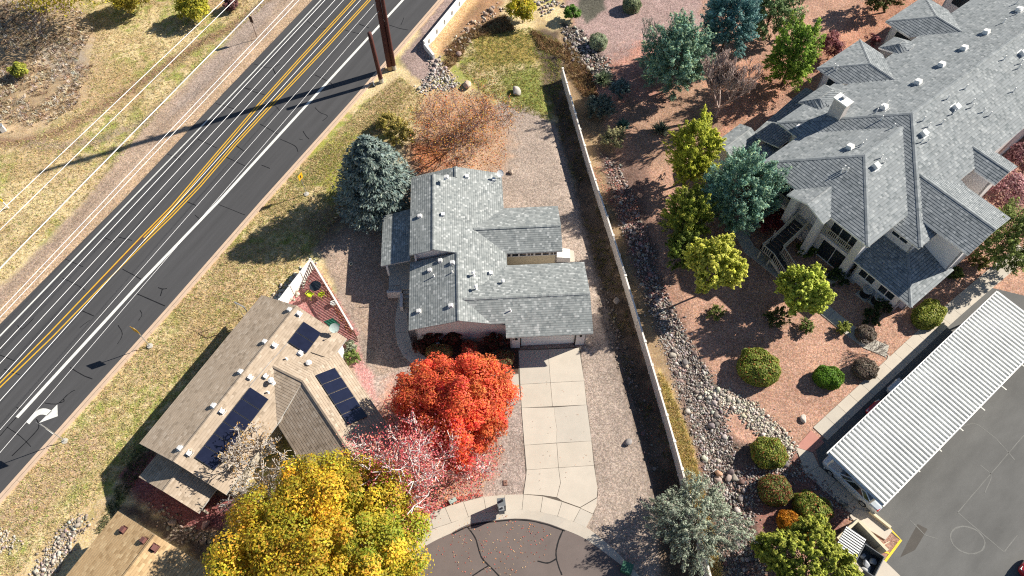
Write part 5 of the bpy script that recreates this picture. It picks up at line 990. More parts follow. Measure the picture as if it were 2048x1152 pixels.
lime_chair(G(622, 594), 2.6, 'lime green metal chair on the sunlit pavers near the white fence'); lime_chair(G(644, 594), -2.2, 'lime green metal chair on the picket fence side of the table')
q = G(634, 580); t = thing('garden_table', 'round dark glass table between the lime chairs', 'table', q); mb = MB(); mb.lathe(q, [(.02, .68), (.52, .68), (.53, .71), (.02, .72)], 20); mb.build('tabletop', M_glass, t)
for k in range(3): mb = MB(); a = k * 2.1; mb.tube([q + Vector((.3 * math.cos(a), .3 * math.sin(a), .68)), q + Vector((.42 * math.cos(a), .42 * math.sin(a), 0))], .02, 6); mb.build('leg', M_lime, t)
q = G(663, 649); t = thing('door_mat', 'flat green mat at the courtyard door', 'mat', q); mb = MB(); mb.prism(Gp([(648, 643), (665, 636), (681, 650), (668, 662)]), 0, .03); mb.build('mat', solid('mat_green', (.02, .13, .085), .9), t)
q = G(668, 610); t = thing('planter', 'white pot with a dark shrub by the courtyard fence', 'planter', q); mb = MB(); mb.lathe(q, [(.18, 0), (.26, .4), (.28, .42), (.22, .42), (.2, .36)], 14); mb.build('pot', M_white, t)
# ================================================================== VEGETATION
def unit(n, g=None):
    v = (g or rng).normal(size=(n, 3)); return v / np.linalg.norm(v, axis=1, keepdims=True)
def leafquads(name, C, N, S, cols, mat, parent, asp=1.0, wid=.6, T=None, **kw):
    """rhombic leaf faces at C, facing N, half-length S, colours per leaf"""
    n = len(C); N = N / np.linalg.norm(N, axis=1, keepdims=True)
    if T is None: T = unit(n)
    T = T - N * np.sum(T * N, 1, keepdims=True); T /= np.linalg.norm(T, axis=1, keepdims=True) + 1e-9; B = np.cross(N, T); S = np.asarray(S).reshape(-1, 1) * np.ones((n, 1))
    V = np.stack([C + T * S * asp, C + B * S * wid, C - T * S * asp, C - B * S * wid], 1).reshape(-1, 3); F = np.arange(4 * n).reshape(n, 4)
    return mesh_np(name, V, F, mat, parent, np.repeat(cols, 4, 0), **kw)
def palette(pal, n, wts=None, jit=.18):
    pal = np.array(pal); k = rng.choice(len(pal), n, p=None if wts is None else np.array(wts) / sum(wts)); c = pal[k] * (1 + rng.normal(size=(n, 1)) * jit) * (1 + rng.normal(size=(n, 3)) * jit * .25); return np.clip(c, .004, .9)
class Tubes:
    def __init__(s): s.a = []; s.b = []; s.r0 = []; s.r1 = []
    def add(s, a, b, r0, r1): s.a.append(tuple(a)); s.b.append(tuple(b)); s.r0.append(r0); s.r1.append(r1)
    def build(s, name, mat, parent, n=5):
        A = np.array(s.a); B = np.array(s.b); D = B - A; D /= np.linalg.norm(D, axis=1, keepdims=True) + 1e-9
        up = np.where(np.abs(D[:, 2:3]) < .9, np.array([[0, 0, 1.]]), np.array([[1., 0, 0]])); X_ = np.cross(D, up); X_ /= np.linalg.norm(X_, axis=1, keepdims=True); Y_ = np.cross(X_, D); t = np.arange(n) * 2 * np.pi / n
        ring = X_[:, None] * np.cos(t)[None, :, None] + Y_[:, None] * np.sin(t)[None, :, None]
        V = np.concatenate([A[:, None] + ring * np.array(s.r0)[:, None, None], B[:, None] + ring * np.array(s.r1)[:, None, None]], 1); m = len(A); base = (np.arange(m) * 2 * n)[:, None]; k = np.arange(n)[None]
        F = np.stack([base + k, base + (k + 1) % n, base + n + (k + 1) % n, base + n + k], -1).reshape(-1, 4)
        return mesh_np(name, V.reshape(-1, 3), F, mat, parent, smooth=True)
def grow(tb, p, d, L, r, depth, spread=.6, upb=.15, kids=(2, 4), shrink=.72, tips=None, seg=2, wob=.22):
    """recursive limbs"""
    p = np.array(p, float); d = np.array(d, float) / np.linalg.norm(d); q = p
    for i in range(seg):
        d = d + rng.normal(size=3) * wob * .6; d[2] += upb * .3; d /= np.linalg.norm(d); e = q + d * L / seg; f0 = 1 - .35 * i / seg; f1 = 1 - .35 * (i + 1) / seg; tb.add(q, e, r * f0, r * f1); q = e
        if depth > 0 and i < seg - 1 and rng.random() < .6:
            dd = d + rng.normal(size=3) * spread; dd[2] += upb; grow(tb, q, dd, L * shrink * .8, r * .5, depth - 1, spread, upb, kids, shrink, tips, seg, wob)
    if depth <= 0:
        if tips is not None: tips.append(q)
        return
    for _ in range(rng.integers(kids[0], kids[1] + 1)):
        dd = d + rng.normal(size=3) * spread; dd[2] += upb; grow(tb, q, dd, L * shrink * rng.uniform(.75, 1.15), r * .62, depth - 1, spread, upb, kids, shrink, tips, seg, wob)
def crown_pts(c, rad, nclump, per, cr=.26, shell=(.45, 1.0), low=-.35, lump=.25):
    """points and outward normals of leaf clumps spread through a lumpy ellipsoid"""
    c = np.array(c); rad = np.array(rad); u = unit(nclump * 3); u = u[u[:, 2] > low][:nclump]; k = len(u)
    rr = rng.uniform(shell[0] ** 2, shell[1] ** 2, (k, 1)) ** .5; ph = rng.uniform(0, 6.28, 4); rr = rr * (1 + lump * (np.sin(3 * np.arctan2(u[:, 1:2], u[:, 0:1]) + ph[0]) * .5 + np.sin(5 * u[:, 2:3] + 4 * u[:, 0:1] + ph[1]) * .5))
    cc_ = u * rr * rad * (1 - cr * .6); cs = cr * rng.uniform(.65, 1.25, (k, 1)) * rad.mean()
    v = unit(k * per).reshape(k, per, 3); v[..., 2] = np.where(v[..., 2] < -.5, -v[..., 2], v[..., 2]); rad_l = rng.uniform(.35, 1, (k, per, 1)) ** .5
    P = cc_[:, None] + v * rad_l * cs[:, None] * np.array([1, 1, .8]); Nn = v * .8 + u[:, None] * .35 + np.array([0, 0, .45]) + rng.normal(size=(k, per, 3)) * .45
    return (P + c).reshape(-1, 3), Nn.reshape(-1, 3), np.repeat(np.arange(k), per), cc_ + c
def broadleaf(name, label, base, c, rad, pal, nclump, per, leaf, wts=None, bark=None, cat='tree', group=None, cr=.26, shell=(.45, 1), low=-.35, clumpvar=.22, grad=None, lump=.2, trunk=.18, mat=None, jit=.16):
    base = Vector(base); t = thing(name, label, cat, base, group); P, N, ci, cc_ = crown_pts(c, rad, nclump, per, cr, shell, low, lump); n = len(P); cols = palette(pal, n, wts, jit)
    cw = np.clip(1 + rng.normal(size=(ci.max() + 1, 1)) * clumpvar, .5, 1.6); cols = cols * cw[ci]
    if grad is not None:                      # species colour drifts across the crown (turned leaves on one side)
        gdir, gcol, amt = grad; s_ = np.clip(((P - np.array(c)) / np.array(rad)) @ np.array(gdir) * .5 + .5 + rng.normal(size=n) * .12 + (rng.normal(size=ci.max() + 1) * .25)[ci], 0, 1)[:, None] * amt; cols = cols * (1 - s_) + palette(gcol, n, None, jit) * s_
    z_ok = P[:, 2] > .1; leafquads('crown', P[z_ok], N[z_ok], rng.uniform(.7, 1.3, z_ok.sum()) * leaf, cols[z_ok], mat or M_leaf, t)
    tb = Tubes(); c = np.array(c); b = np.array(base); fork = b + (c - b) * .45; tb.add(b - [0, 0, .1], fork, trunk, trunk * .75)
    for q in cc_[rng.permutation(len(cc_))[:min(len(cc_), 26)]]:
        m = fork + (q - fork) * .5 + rng.normal(size=3) * .25; tb.add(fork, m, trunk * .45, trunk * .25); tb.add(m, q, trunk * .25, trunk * .08)
    tb.build('trunk', bark or M_bark, t); return t
def conifer(name, label, base, h, r, pal, tip, nb=150, leaf=.17, shape=.85, droop=.18, cat='tree', group=None, bark=None, up=.10, per=46, low=.04, mat=None):
    """whorled evergreen: needle sprays along drooping branches"""
    base = Vector(base); t = thing(name, label, cat, base, group); tb = Tubes(); tb.add(np.array(base) - [0, 0, .1], np.array(base) + [0, 0, h * .97], .035 * h * .55, .02); C = []; N = []; Tt = []; K_ = []; s0 = np.array(base)
    for i in range(nb):
        f = low + (1 - low) * (i / nb) ** .85; f = min(f + rng.uniform(-.02, .02), .985); L = r * (1 - f) ** shape * rng.uniform(.82, 1.12) + .12; az = i * 2.39996 + rng.uniform(-.3, .3); d = np.array([math.cos(az), math.sin(az), 0]); st = s0 + np.array([0, 0, h * f]); npt = max(6, int(per * (.35 + L / r)))
        s = rng.uniform(.12, 1, npt) ** .75; z = (up * s - droop * s ** 2 * 1.6 + .10 * np.maximum(s - .75, 0)) * L; sd = np.array([-d[1], d[0], 0]); wv = rng.normal(size=npt) * .20 * L * (1 - s * .55) + rng.normal(size=npt) * .04
        P = st + d * (s * L)[:, None] + sd * wv[:, None]; P[:, 2] += z + rng.normal(size=npt) * .06 - np.abs(wv) * .15; C.append(P); K_.append(s)
        N.append(np.array([0, 0, 1.]) + d * .55 + rng.normal(size=(npt, 3)) * .5); Tt.append(d + sd * (wv / (L * .3 + .05))[:, None] + np.array([0, 0, .15]) + rng.normal(size=(npt, 3)) * .25)
        e = st + d * L * .85; e[2] += (up * .85 - droop * 1.1) * L; tb.add(st, e, .012 * L + .015, .008)
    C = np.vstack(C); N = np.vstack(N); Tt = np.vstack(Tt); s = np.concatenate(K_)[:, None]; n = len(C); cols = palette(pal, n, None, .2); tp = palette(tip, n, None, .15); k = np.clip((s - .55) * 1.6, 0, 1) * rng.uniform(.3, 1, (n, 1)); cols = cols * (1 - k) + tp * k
    ok = C[:, 2] > .06; leafquads('crown', C[ok], N[ok], (rng.uniform(.7, 1.35, n) * leaf)[ok], cols[ok], mat or M_needle, t, 1.25, .42, Tt[ok]); tb.build('trunk', bark or M_bark, t); return t
def tufted(name, label, base, c, rad, pal, tip, nt=220, per=40, leaf=.13, tl=.8, cat='tree', group=None, bark=None, upward=.6, low=-.5, trunk=.14, mat=None, shell=(.35, 1.), wid=.45, lean=None):
    """juniper or cedar: many pointed sprays radiating out of the crown"""
    base = Vector(base); t = thing(name, label, cat, base, group); c = np.array(c); rad = np.array(rad); u = unit(nt * 3); u = u[u[:, 2] > low][:nt]; k = len(u); rr = rng.uniform(shell[0], shell[1], (k, 1)) ** .5; st = c + u * rr * rad * .8 * (1 + .25 * np.sin(4 * np.arctan2(u[:, 1:2], u[:, 0:1]) + rng.uniform(0, 6)))
    d = u + np.array([0, 0, upward]) + rng.normal(size=(k, 3)) * .25; d /= np.linalg.norm(d, axis=1, keepdims=True); L = tl * rng.uniform(.6, 1.3, (k, 1)); s = rng.uniform(0, 1, (k, per, 1)); wdt = .34 * (1 - s) ** .7 * L[:, None] + .03
    P = st[:, None] + d[:, None] * s * L[:, None] + rng.normal(size=(k, per, 3)) * wdt * .62; N = d[:, None] * .35 + (P - (st[:, None] + d[:, None] * s * L[:, None])) / (wdt + .05) * .8 + np.array([0, 0, .35]) + rng.normal(size=(k, per, 3)) * .3; T_ = d[:, None] + rng.normal(size=(k, per, 3)) * .35
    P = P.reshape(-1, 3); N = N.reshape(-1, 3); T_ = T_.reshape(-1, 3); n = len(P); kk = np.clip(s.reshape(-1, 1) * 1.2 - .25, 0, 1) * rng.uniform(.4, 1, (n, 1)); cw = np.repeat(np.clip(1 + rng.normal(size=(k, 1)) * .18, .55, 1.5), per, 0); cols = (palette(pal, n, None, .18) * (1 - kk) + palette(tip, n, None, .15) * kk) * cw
    ok = P[:, 2] > .06; leafquads('crown', P[ok], N[ok], (rng.uniform(.7, 1.3, n) * leaf)[ok], cols[ok], mat or M_needle, t, 1.2, wid, T_[ok]); tb = Tubes(); b = np.array(base); tb.add(b - [0, 0, .1], c, trunk, trunk * .6)
    for q in st[rng.permutation(k)[:30]]: tb.add(b + (c - b) * rng.uniform(.3, .9), q, trunk * .3, trunk * .08)
    tb.build('trunk', bark or M_bark, t); return t
def clipped(label, px, rx, ry, h, pal, n=5200, leaf=.075, group=None, name='clipped_shrub', wts=None, ang=0., cat='shrub', jit=.2, dens=1.):
    """sheared shrub: dense leaves on and just under a rounded surface"""
    b = G(*px); t = thing(name, label, cat, b, group); u = unit(n); u[:, 2] = np.abs(u[:, 2]) * 1.0; q = np.sign(u) * np.abs(u) ** .82; q /= np.maximum(1e-6, (np.abs(q) ** 2.6).sum(1, keepdims=True) ** (1 / 2.6)); ph_ = rng.uniform(0, 6.28, 3); k = 1 - np.abs(rng.normal(size=(n, 1))) * .08 + .05 * np.sin(q[:, :1] * 6 + 5 * q[:, 1:2] + ph_[0]) + .04 * np.sin(q[:, 1:2] * 9 - 4 * q[:, :1] + ph_[1]) + .03 * np.sin(q[:, 2:] * 8 + ph_[2])
    low = rng.random(n) < .22; L = q * k * np.array([rx, ry, h * .62]); L[:, 2] += h * .38; L[low, 2] = rng.uniform(.05, h * .5, low.sum()); ra = np.arctan2(L[:, 1], L[:, 0]); L[low, 0] = rx * .96 * np.cos(ra[low]); L[low, 1] = ry * .96 * np.sin(ra[low]); ca, sa = math.cos(ang), math.sin(ang); Rm = np.array([[ca, -sa, 0], [sa, ca, 0], [0, 0, 1]]); N = q / np.array([rx, ry, h]) * 1.0; N = N / np.linalg.norm(N, axis=1, keepdims=True) + rng.normal(size=(n, 3)) * .55 + np.array([0, 0, .2])
    leafquads('foliage', L @ Rm.T + np.array(b), N @ Rm.T, rng.uniform(.7, 1.35, n) * leaf, palette(pal, n, wts, jit), M_leaf, t)
    core = MB(); core.lathe(b, [(.05, .0), (max(rx, ry) * .5, .05), (min(rx, ry) * .80, h * .40), (min(rx, ry) * .62, h * .78), (.05, h * .88)], 14); core.build('inner_twigs', solid('shrub_core', (.03, .03, .015), .95) if 'shrub_core' not in bpy.data.materials else bpy.data.materials['shrub_core'], t); return t
def bare(name, label, base, h, spread, depth=5, r=.12, mat=None, d0=(0, 0, 1), n0=4, kids=(2, 3), leaves=None, cat='tree', group=None, L0=None, upb=.25, shrink=.74, sp=.55, thin=1.0):
    """leafless branching; optional leftover leaves (pal, count, size)"""
    base = Vector(base); t = thing(name, label, cat, base, group); tb = Tubes(); tips = []; L = L0 or h * .30; b = np.array(base); f = b + np.array(d0) * h * .16; tb.add(b - [0, 0, .1], f, r, r * .85)
    for k in range(n0):
        a = k * 2 * math.pi / n0 + rng.uniform(-.4, .4); d = np.array([math.cos(a) * spread, math.sin(a) * spread, 1.0]); grow(tb, f, d, L, r * .62, depth, sp, upb, kids, shrink, tips)
    tb.r0 = [max(x, .010 * thin) for x in tb.r0]; tb.r1 = [max(x, .008 * thin) for x in tb.r1]; tb.build('branches', mat or M_bark, t, 4)
    if leaves:
        pal, cnt, size = leaves[:3]; T_ = np.array(tips); k = rng.integers(0, len(T_), cnt); P = T_[k] + rng.normal(size=(cnt, 3)) * (leaves[3] if len(leaves) > 3 else .25); P[:, 2] = np.maximum(P[:, 2], .1); leafquads('leaves', P, unit(cnt) + [0, 0, .6], rng.uniform(.7, 1.3, cnt) * size, palette(pal, cnt, None, .2), M_leaf, t)
    return t
def yucca(label, px, r, pal, n=130, cat='shrub', name='yucca', flat=.5):
    b = G(*px); t = thing(name, label, cat, b); u = unit(n); u[:, 2] = np.abs(u[:, 2]) * 1.2 + .12; u /= np.linalg.norm(u, axis=1, keepdims=True); L = r * rng.uniform(.7, 1.15, (n, 1)); A = np.array(b) + [0, 0, .15]; sd = np.cross(u, [0, 0, 1.]); sd /= np.linalg.norm(sd, axis=1, keepdims=True) + 1e-6; w_ = .035 + .02 * r
    base = A + u * .1; mid = A + u * L * .6 + [0, 0, .06]; tip = A + u * L; V = np.stack([base - sd * w_, base + sd * w_, mid + sd * w_, mid - sd * w_, tip + sd * .006, tip - sd * .006], 1).reshape(-1, 3); o = (np.arange(n) * 6)[:, None]; F = np.vstack([o + [0, 1, 2, 3], o + [3, 2, 4, 5]]); mesh_np('leaf_blades', V, F, M_leaf, t, np.repeat(palette(pal, n, None, .2), 6, 0)); mb = MB(); mb.lathe(b, [(.12, -.03), (.14, .1), (.06, .2)], 8); mb.build('crown_base', M_bark, t); return t
def at(px, z): q = G(px[0], px[1], z); return (q.x, q.y, z)
def under(px, z): q = G(px[0], px[1], z); return (q.x, q.y, 0)
# ------------------------------------------------------------------ the coloured trees in front
RED, ORG = [(.72, .05, .05), (.78, .10, .08), (.58, .03, .04)], [(.78, .27, .06), (.80, .34, .07), (.76, .16, .05)]
c = (905, 812); broadleaf('red_maple', 'big scarlet and orange maple beside the driveway', under((910, 812), 4.2), at((910, 812), 4.2), (4.85, 4.5, 3.5), RED + ORG[2:], 330, 260, .088, grad=((.45, .1, .25), ORG, .5), cr=.19, lump=.20, clumpvar=.34)
PNK = [(.66, .16, .17), (.70, .26, .25), (.58, .10, .12), (.66, .32, .22)]
bare('pink_tree', 'half bare pink leaved tree with white twigs under the maple', under((858, 968), .0), 8.2, .8, 5, .16, solid('white_twig', (.62, .57, .55), .8, .2, 5), n0=6, kids=(2, 3), leaves=(PNK, 17000, .082, .42), L0=2.25, upb=.10, shrink=.77, sp=.55, thin=3.4)
YEL = [(.70, .41, .03), (.64, .44, .03), (.74, .36, .05), (.54, .43, .04)]
broadleaf('golden_tree', 'huge yellow green tree at the edge of the cul-de-sac', under((648, 1130), 5.6), at((648, 1130), 5.6), (7.5, 8.2, 4.5), YEL, 620, 270, .098, grad=((.35, -.25, -.5), [(.20, .31, .03), (.32, .40, .04)], .95), cr=.15, lump=.15, trunk=.3, clumpvar=.34)
bare('grey_twig_tree', 'leafless grey twigged tree over the tan roof', under((505, 935), 3.5), 6.2, .9, 5, .11, M_greybark, n0=5, leaves=([(.45, .28, .10), (.40, .24, .08)], 1300, .08, .2), L0=1.6, upb=.12, sp=.6, thin=2.6)
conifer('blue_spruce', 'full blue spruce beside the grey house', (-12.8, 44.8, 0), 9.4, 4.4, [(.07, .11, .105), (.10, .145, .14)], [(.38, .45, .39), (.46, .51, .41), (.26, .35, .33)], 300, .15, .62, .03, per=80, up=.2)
bare('orange_tree', 'sparse spreading tree shedding orange leaves behind the grey house', under((925, 270), 1.5), 5.2, 1.25, 5, .14, solid('orange_tree_bark', (.24, .15, .125), .9, .3, 6), n0=6, kids=(2, 3), leaves=([(.66, .27, .06), (.60, .18, .06), (.62, .40, .08)], 5200, .068, .5), L0=2.2, upb=.02, sp=.66, thin=2.0)
broadleaf('yellow_bush_tree', 'bright yellow green bushy tree by the sand basin', under((1046, 28), 1.2), at((1046, 18), 1.6), (1.9, 1.9, 1.7), [(.45, .40, .02), (.35, .36, .03), (.50, .38, .03)], 70, 70, .11, trunk=.08)
for px, r_, lb in (((800, 268), 1.5, 'loose yellow green shrub between the spruce and the orange tree'), ((775, 245), 1.0, 'low olive shrub above the blue spruce')): tufted('weedy_shrub', lb, under(px, .6), at(px, .7), (r_, r_, .9), [(.24, .22, .05), (.32, .26, .07)], [(.52, .46, .10), (.50, .36, .12)], int(70 * r_), 36, .09, .5, 'shrub', trunk=.04)
# ------------------------------------------------------------------ top edge shrubs
broadleaf('green_shrub', 'rounded bright green shrub above the stone ditch', under((1143, 30), .7), at((1143, 26), .9), (1.15, 1.1, 1.05), [(.10, .20, .03), (.14, .26, .04)], 50, 60, .09, cat='shrub', trunk=.05)
clipped('pale sage green ball shrub beside the stone ditch', (1196, 92), 1.0, 1.0, 1.35, [(.30, .36, .22), (.38, .42, .28)], 4000, .075, name='sage_shrub'); clipped('grey green ball shrub casting a round shadow on purple gravel', (1262, 18), 1.05, 1.05, 1.5, [(.20, .25, .13), (.28, .32, .18)], 4000, .075, name='sage_shrub')
bare('slender_tree', 'slender young bare tree on red gravel', under((1284, 122), 0), 5.5, .28, 4, .06, M_greybark, n0=4, L0=1.5, upb=.5, sp=.3, thin=2.4)
# ------------------------------------------------------------------ evergreens and others between the fence and the apartments
BG, BT = [(.085, .19, .15), (.11, .22, .17), (.13, .23, .13)], [(.19, .34, .27), (.30, .40, .22), (.15, .29, .25)]
GG, GT = [(.11, .21, .03), (.15, .26, .035)], [(.26, .36, .04), (.34, .42, .05), (.20, .30, .04)]
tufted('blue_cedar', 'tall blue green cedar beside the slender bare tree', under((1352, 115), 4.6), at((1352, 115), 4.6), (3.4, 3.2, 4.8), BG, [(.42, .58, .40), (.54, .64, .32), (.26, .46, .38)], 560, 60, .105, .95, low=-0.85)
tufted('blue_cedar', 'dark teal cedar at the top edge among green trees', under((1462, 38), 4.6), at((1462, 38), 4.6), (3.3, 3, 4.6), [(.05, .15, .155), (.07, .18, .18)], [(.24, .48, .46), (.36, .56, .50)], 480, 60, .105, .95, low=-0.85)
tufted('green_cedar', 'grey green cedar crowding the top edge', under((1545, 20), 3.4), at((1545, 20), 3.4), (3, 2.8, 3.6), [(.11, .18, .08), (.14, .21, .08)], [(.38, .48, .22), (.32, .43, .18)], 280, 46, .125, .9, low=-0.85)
tufted('green_pine', 'vivid green tree beside the maroon shrub', under((1588, 108), 4.2), at((1588, 108), 4.2), (2.6, 2.6, 4.4), GG, [(.36, .52, .05), (.46, .58, .07)], 400, 58, .10, .8, low=-0.85)
tufted('far_shrub_tree', 'olive tree at the top edge before the apartments', under((1770, 25), 0), at((1765, -10), 2.2), (2.6, 1.8, 2.2), [(.09, .11, .03)], [(.22, .24, .07)], 160, 40, .12, .8)
bare('brown_bare_tree', 'wide leafless brown tree on red mulch', under((1432, 235), 0), 7.5, .5, 6, .17, solid('purple_brown_bark', (.44, .34, .30), .9, .2, 6), n0=5, kids=(2, 3), L0=2.1, upb=.45, sp=.42, thin=3.2)
broadleaf('plum_shrub', 'maroon leaved shrub by the apartment wing', under((1662, 105), 1), at((1660, 92), 1.5), (1.6, 1.5, 1.5), [(.28, .09, .10), (.36, .14, .14), (.20, .06, .07)], 60, 60, .09, cat='shrub', trunk=.06)
broadleaf('plum_shrub', 'small maroon shrub between two apartment wings', under((1747, 88), .8), at((1746, 82), .9), (.9, .9, 1.), [(.28, .09, .10), (.36, .14, .14)], 26, 50, .08, cat='shrub', trunk=.05)
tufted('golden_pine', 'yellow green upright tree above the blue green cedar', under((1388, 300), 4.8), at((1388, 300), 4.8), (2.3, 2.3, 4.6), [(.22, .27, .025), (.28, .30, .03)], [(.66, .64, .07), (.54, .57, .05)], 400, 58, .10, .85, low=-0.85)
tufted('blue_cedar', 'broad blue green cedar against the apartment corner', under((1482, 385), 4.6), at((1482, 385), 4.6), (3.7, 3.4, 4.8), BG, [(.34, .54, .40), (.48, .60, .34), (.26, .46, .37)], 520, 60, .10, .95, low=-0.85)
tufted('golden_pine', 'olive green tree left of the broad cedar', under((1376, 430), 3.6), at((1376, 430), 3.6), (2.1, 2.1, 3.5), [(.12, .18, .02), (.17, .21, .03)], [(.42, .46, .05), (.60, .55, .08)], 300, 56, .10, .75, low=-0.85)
LG, LT = [(.30, .34, .035), (.38, .40, .04)], [(.72, .70, .12), (.80, .74, .16)]
tufted('lime_tree', 'yellow lime tree standing on shaded red gravel', under((1430, 528), 4.9), at((1430, 528), 4.9), (2.4, 2.4, 2.7), LG, LT, 400, 52, .10, .62, wid=.6, shell=(.5, 1), trunk=.1, low=-0.6)
tufted('olive_tree', 'darker olive tree half hidden behind the lime tree', under((1372, 500), 2.4), at((1372, 500), 2.4), (1.7, 1.7, 2.3), [(.06, .10, .015)], [(.20, .25, .03)], 130, 42, .12, .7, low=-0.85)
tufted('lime_tree', 'lime green tree straddling the entry path', under((1608, 582), 3.4), at((1608, 582), 3.4), (2.15, 2.15, 2.4), [(.27, .34, .035), (.33, .39, .04)], [(.70, .73, .14), (.60, .66, .11)], 380, 52, .10, .6, wid=.6, shell=(.5, 1), trunk=.1, low=-0.6)
tufted('green_street_tree', 'green tree by the apartment end and parking', under((2020, 480), 3.6), at((2020, 480), 3.6), (3.3, 3, 3.4), [(.12, .17, .04), (.15, .20, .05)], [(.42, .48, .13), (.34, .41, .10)], 360, 52, .10, .8, low=-0.85)
for px, r_, lb in (((2015, 385), 2.6, 'pale plum tree beside the lowest apartment gable'), ((2046, 320), 1.8, 'pale plum tree against the upper apartment wall')):
    broadleaf('plum_tree', lb, under((px[0], px[1] + 30), 0), at(px, 2.4), (r_, r_, 2.2), [(.36, .18, .19), (.44, .26, .25), (.26, .10, .12)], 80, 60, .10, trunk=.1)
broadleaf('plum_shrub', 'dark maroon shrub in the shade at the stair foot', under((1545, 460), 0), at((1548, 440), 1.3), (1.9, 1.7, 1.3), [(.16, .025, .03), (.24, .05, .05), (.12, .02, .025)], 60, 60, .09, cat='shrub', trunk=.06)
yucca('large grey green spiky yucca by the fence top', (1205, 165), 1.25, [(.20, .26, .16), (.26, .30, .18), (.14, .18, .10)], 200); yucca('spiky yucca on the bare brown bed', (1320, 265), 1.15, [(.26, .30, .20), (.32, .34, .24), (.16, .19, .12)], 190); yucca('blue green yucca behind the cream flowered shrub', (1244, 258), 1.0, [(.06, .14, .12), (.09, .18, .15)], 150)
tufted('sage_bush', 'blue grey bush beside the yucca', under((1242, 188), 0), at((1241, 178), .9), (.85, .85, 1.0), [(.10, .16, .15)], [(.22, .30, .27)], 70, 40, .09, .5, 'shrub', trunk=.05)
tufted('sage_bush', 'sprawling grey green bush against the fence', under((1200, 228), 0), at((1200, 214), .8), (1.5, 1.2, .9), [(.10, .13, .10)], [(.22, .26, .20)], 120, 40, .095, .6, 'shrub', trunk=.05)
tufted('rabbit_brush', 'cream tufted bush by the fence', under((1229, 290), 0), at((1228, 276), .8), (1.1, 1.0, .9), [(.22, .22, .12)], [(.52, .46, .22), (.46, .42, .20)], 80, 40, .09, .6, 'shrub', trunk=.05)
# ------------------------------------------------------------------ clipped shrubs
CLP = [(.16, .22, .03), (.24, .28, .045), (.34, .36, .09), (.40, .13, .05)]
clipped('largest rounded hedge shrub on pink gravel', (1513, 742), 1.75, 1.55, 1.7, CLP, 9500, .085, ang=-.35, wts=[3, 4, 3, .8]); clipped('smooth bright green oval shrub', (1652, 760), 1.2, .95, 1.25, [(.10, .21, .02), (.16, .29, .03)], 6000, .07, ang=-.3)
clipped('round mottled shrub beside the stone bed', (1534, 910), 1.35, 1.25, 1.35, CLP, 6500, .08, ang=.2, wts=[3, 4, 3, 1.2]); clipped('round red flecked shrub between stones', (1546, 984), 1.25, 1.2, 1.25, [(.12, .16, .03), (.22, .23, .07), (.30, .10, .05)], 6000, .08); clipped('oval flecked shrub beside the corner path', (1620, 1020), 1.45, 1.15, 1.3, CLP, 6800, .08, ang=-.6, wts=[3, 4, 3, 1.6]); clipped('orange gold mounded shrub', (1588, 1055), 1.45, .95, 1.0, [(.50, .20, .015), (.56, .26, .02), (.42, .16, .015)], 6500, .065, ang=-.6)
clipped('loose green hedge at the apartment end wall', (1852, 635), 1.6, 1.15, 1.3, [(.18, .23, .03), (.30, .33, .05), (.42, .42, .10)], 6500, .085, ang=.65)
for px, r_, lb in (((1728, 672), .85, 'dormant grey brown shrub at the path edge'), ((1727, 742), 1.0, 'grey bare twig ball shrub beside the carport path')): clipped(lb, px, r_, r_ * .9, 1.0, [(.23, .18, .14), (.30, .25, .20), (.16, .12, .09)], 5000, .06, name='dormant_shrub')
bare('twiggy_shrub', 'open bare twig shrub near the path corner', under((1742, 706), 0), 1.6, .9, 4, .03, M_greybark, n0=9, kids=(2, 3), L0=.55, upb=.15, sp=.4, cat='shrub', thin=.9)
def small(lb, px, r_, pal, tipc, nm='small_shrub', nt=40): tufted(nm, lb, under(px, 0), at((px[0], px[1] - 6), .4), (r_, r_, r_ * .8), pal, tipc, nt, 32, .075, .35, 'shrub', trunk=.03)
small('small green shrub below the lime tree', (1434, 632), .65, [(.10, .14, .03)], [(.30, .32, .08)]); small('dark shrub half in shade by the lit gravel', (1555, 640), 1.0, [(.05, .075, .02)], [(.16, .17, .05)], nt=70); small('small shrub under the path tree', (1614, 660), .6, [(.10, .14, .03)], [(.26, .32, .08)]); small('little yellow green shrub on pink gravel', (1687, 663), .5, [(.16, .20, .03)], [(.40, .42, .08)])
small('low shrub inside the stair well', (1612, 505), .9, [(.05, .09, .015)], [(.13, .18, .03)], nt=60); small('dark shrub at the ground floor corner', (1678, 560), 1.0, [(.025, .045, .015)], [(.07, .11, .03)], nt=70); small('dark low shrub by the ground floor wall', (1745, 640), .75, [(.03, .05, .015)], [(.08, .10, .03)], nt=50); small('dark low shrub under the last window', (1765, 618), .7, [(.03, .05, .015)], [(.08, .10, .03)], nt=50); small('shrub by the stair post', (1555, 525), .6, [(.03, .04, .015)], [(.08, .09, .03)]); small('yellow shrub by the parking path', (1960, 530), .9, [(.16, .15, .03)], [(.36, .32, .08)], nt=60); small('green shrub by the extension corner', (1908, 550), .7, [(.07, .10, .02)], [(.18, .22, .05)], nt=50)
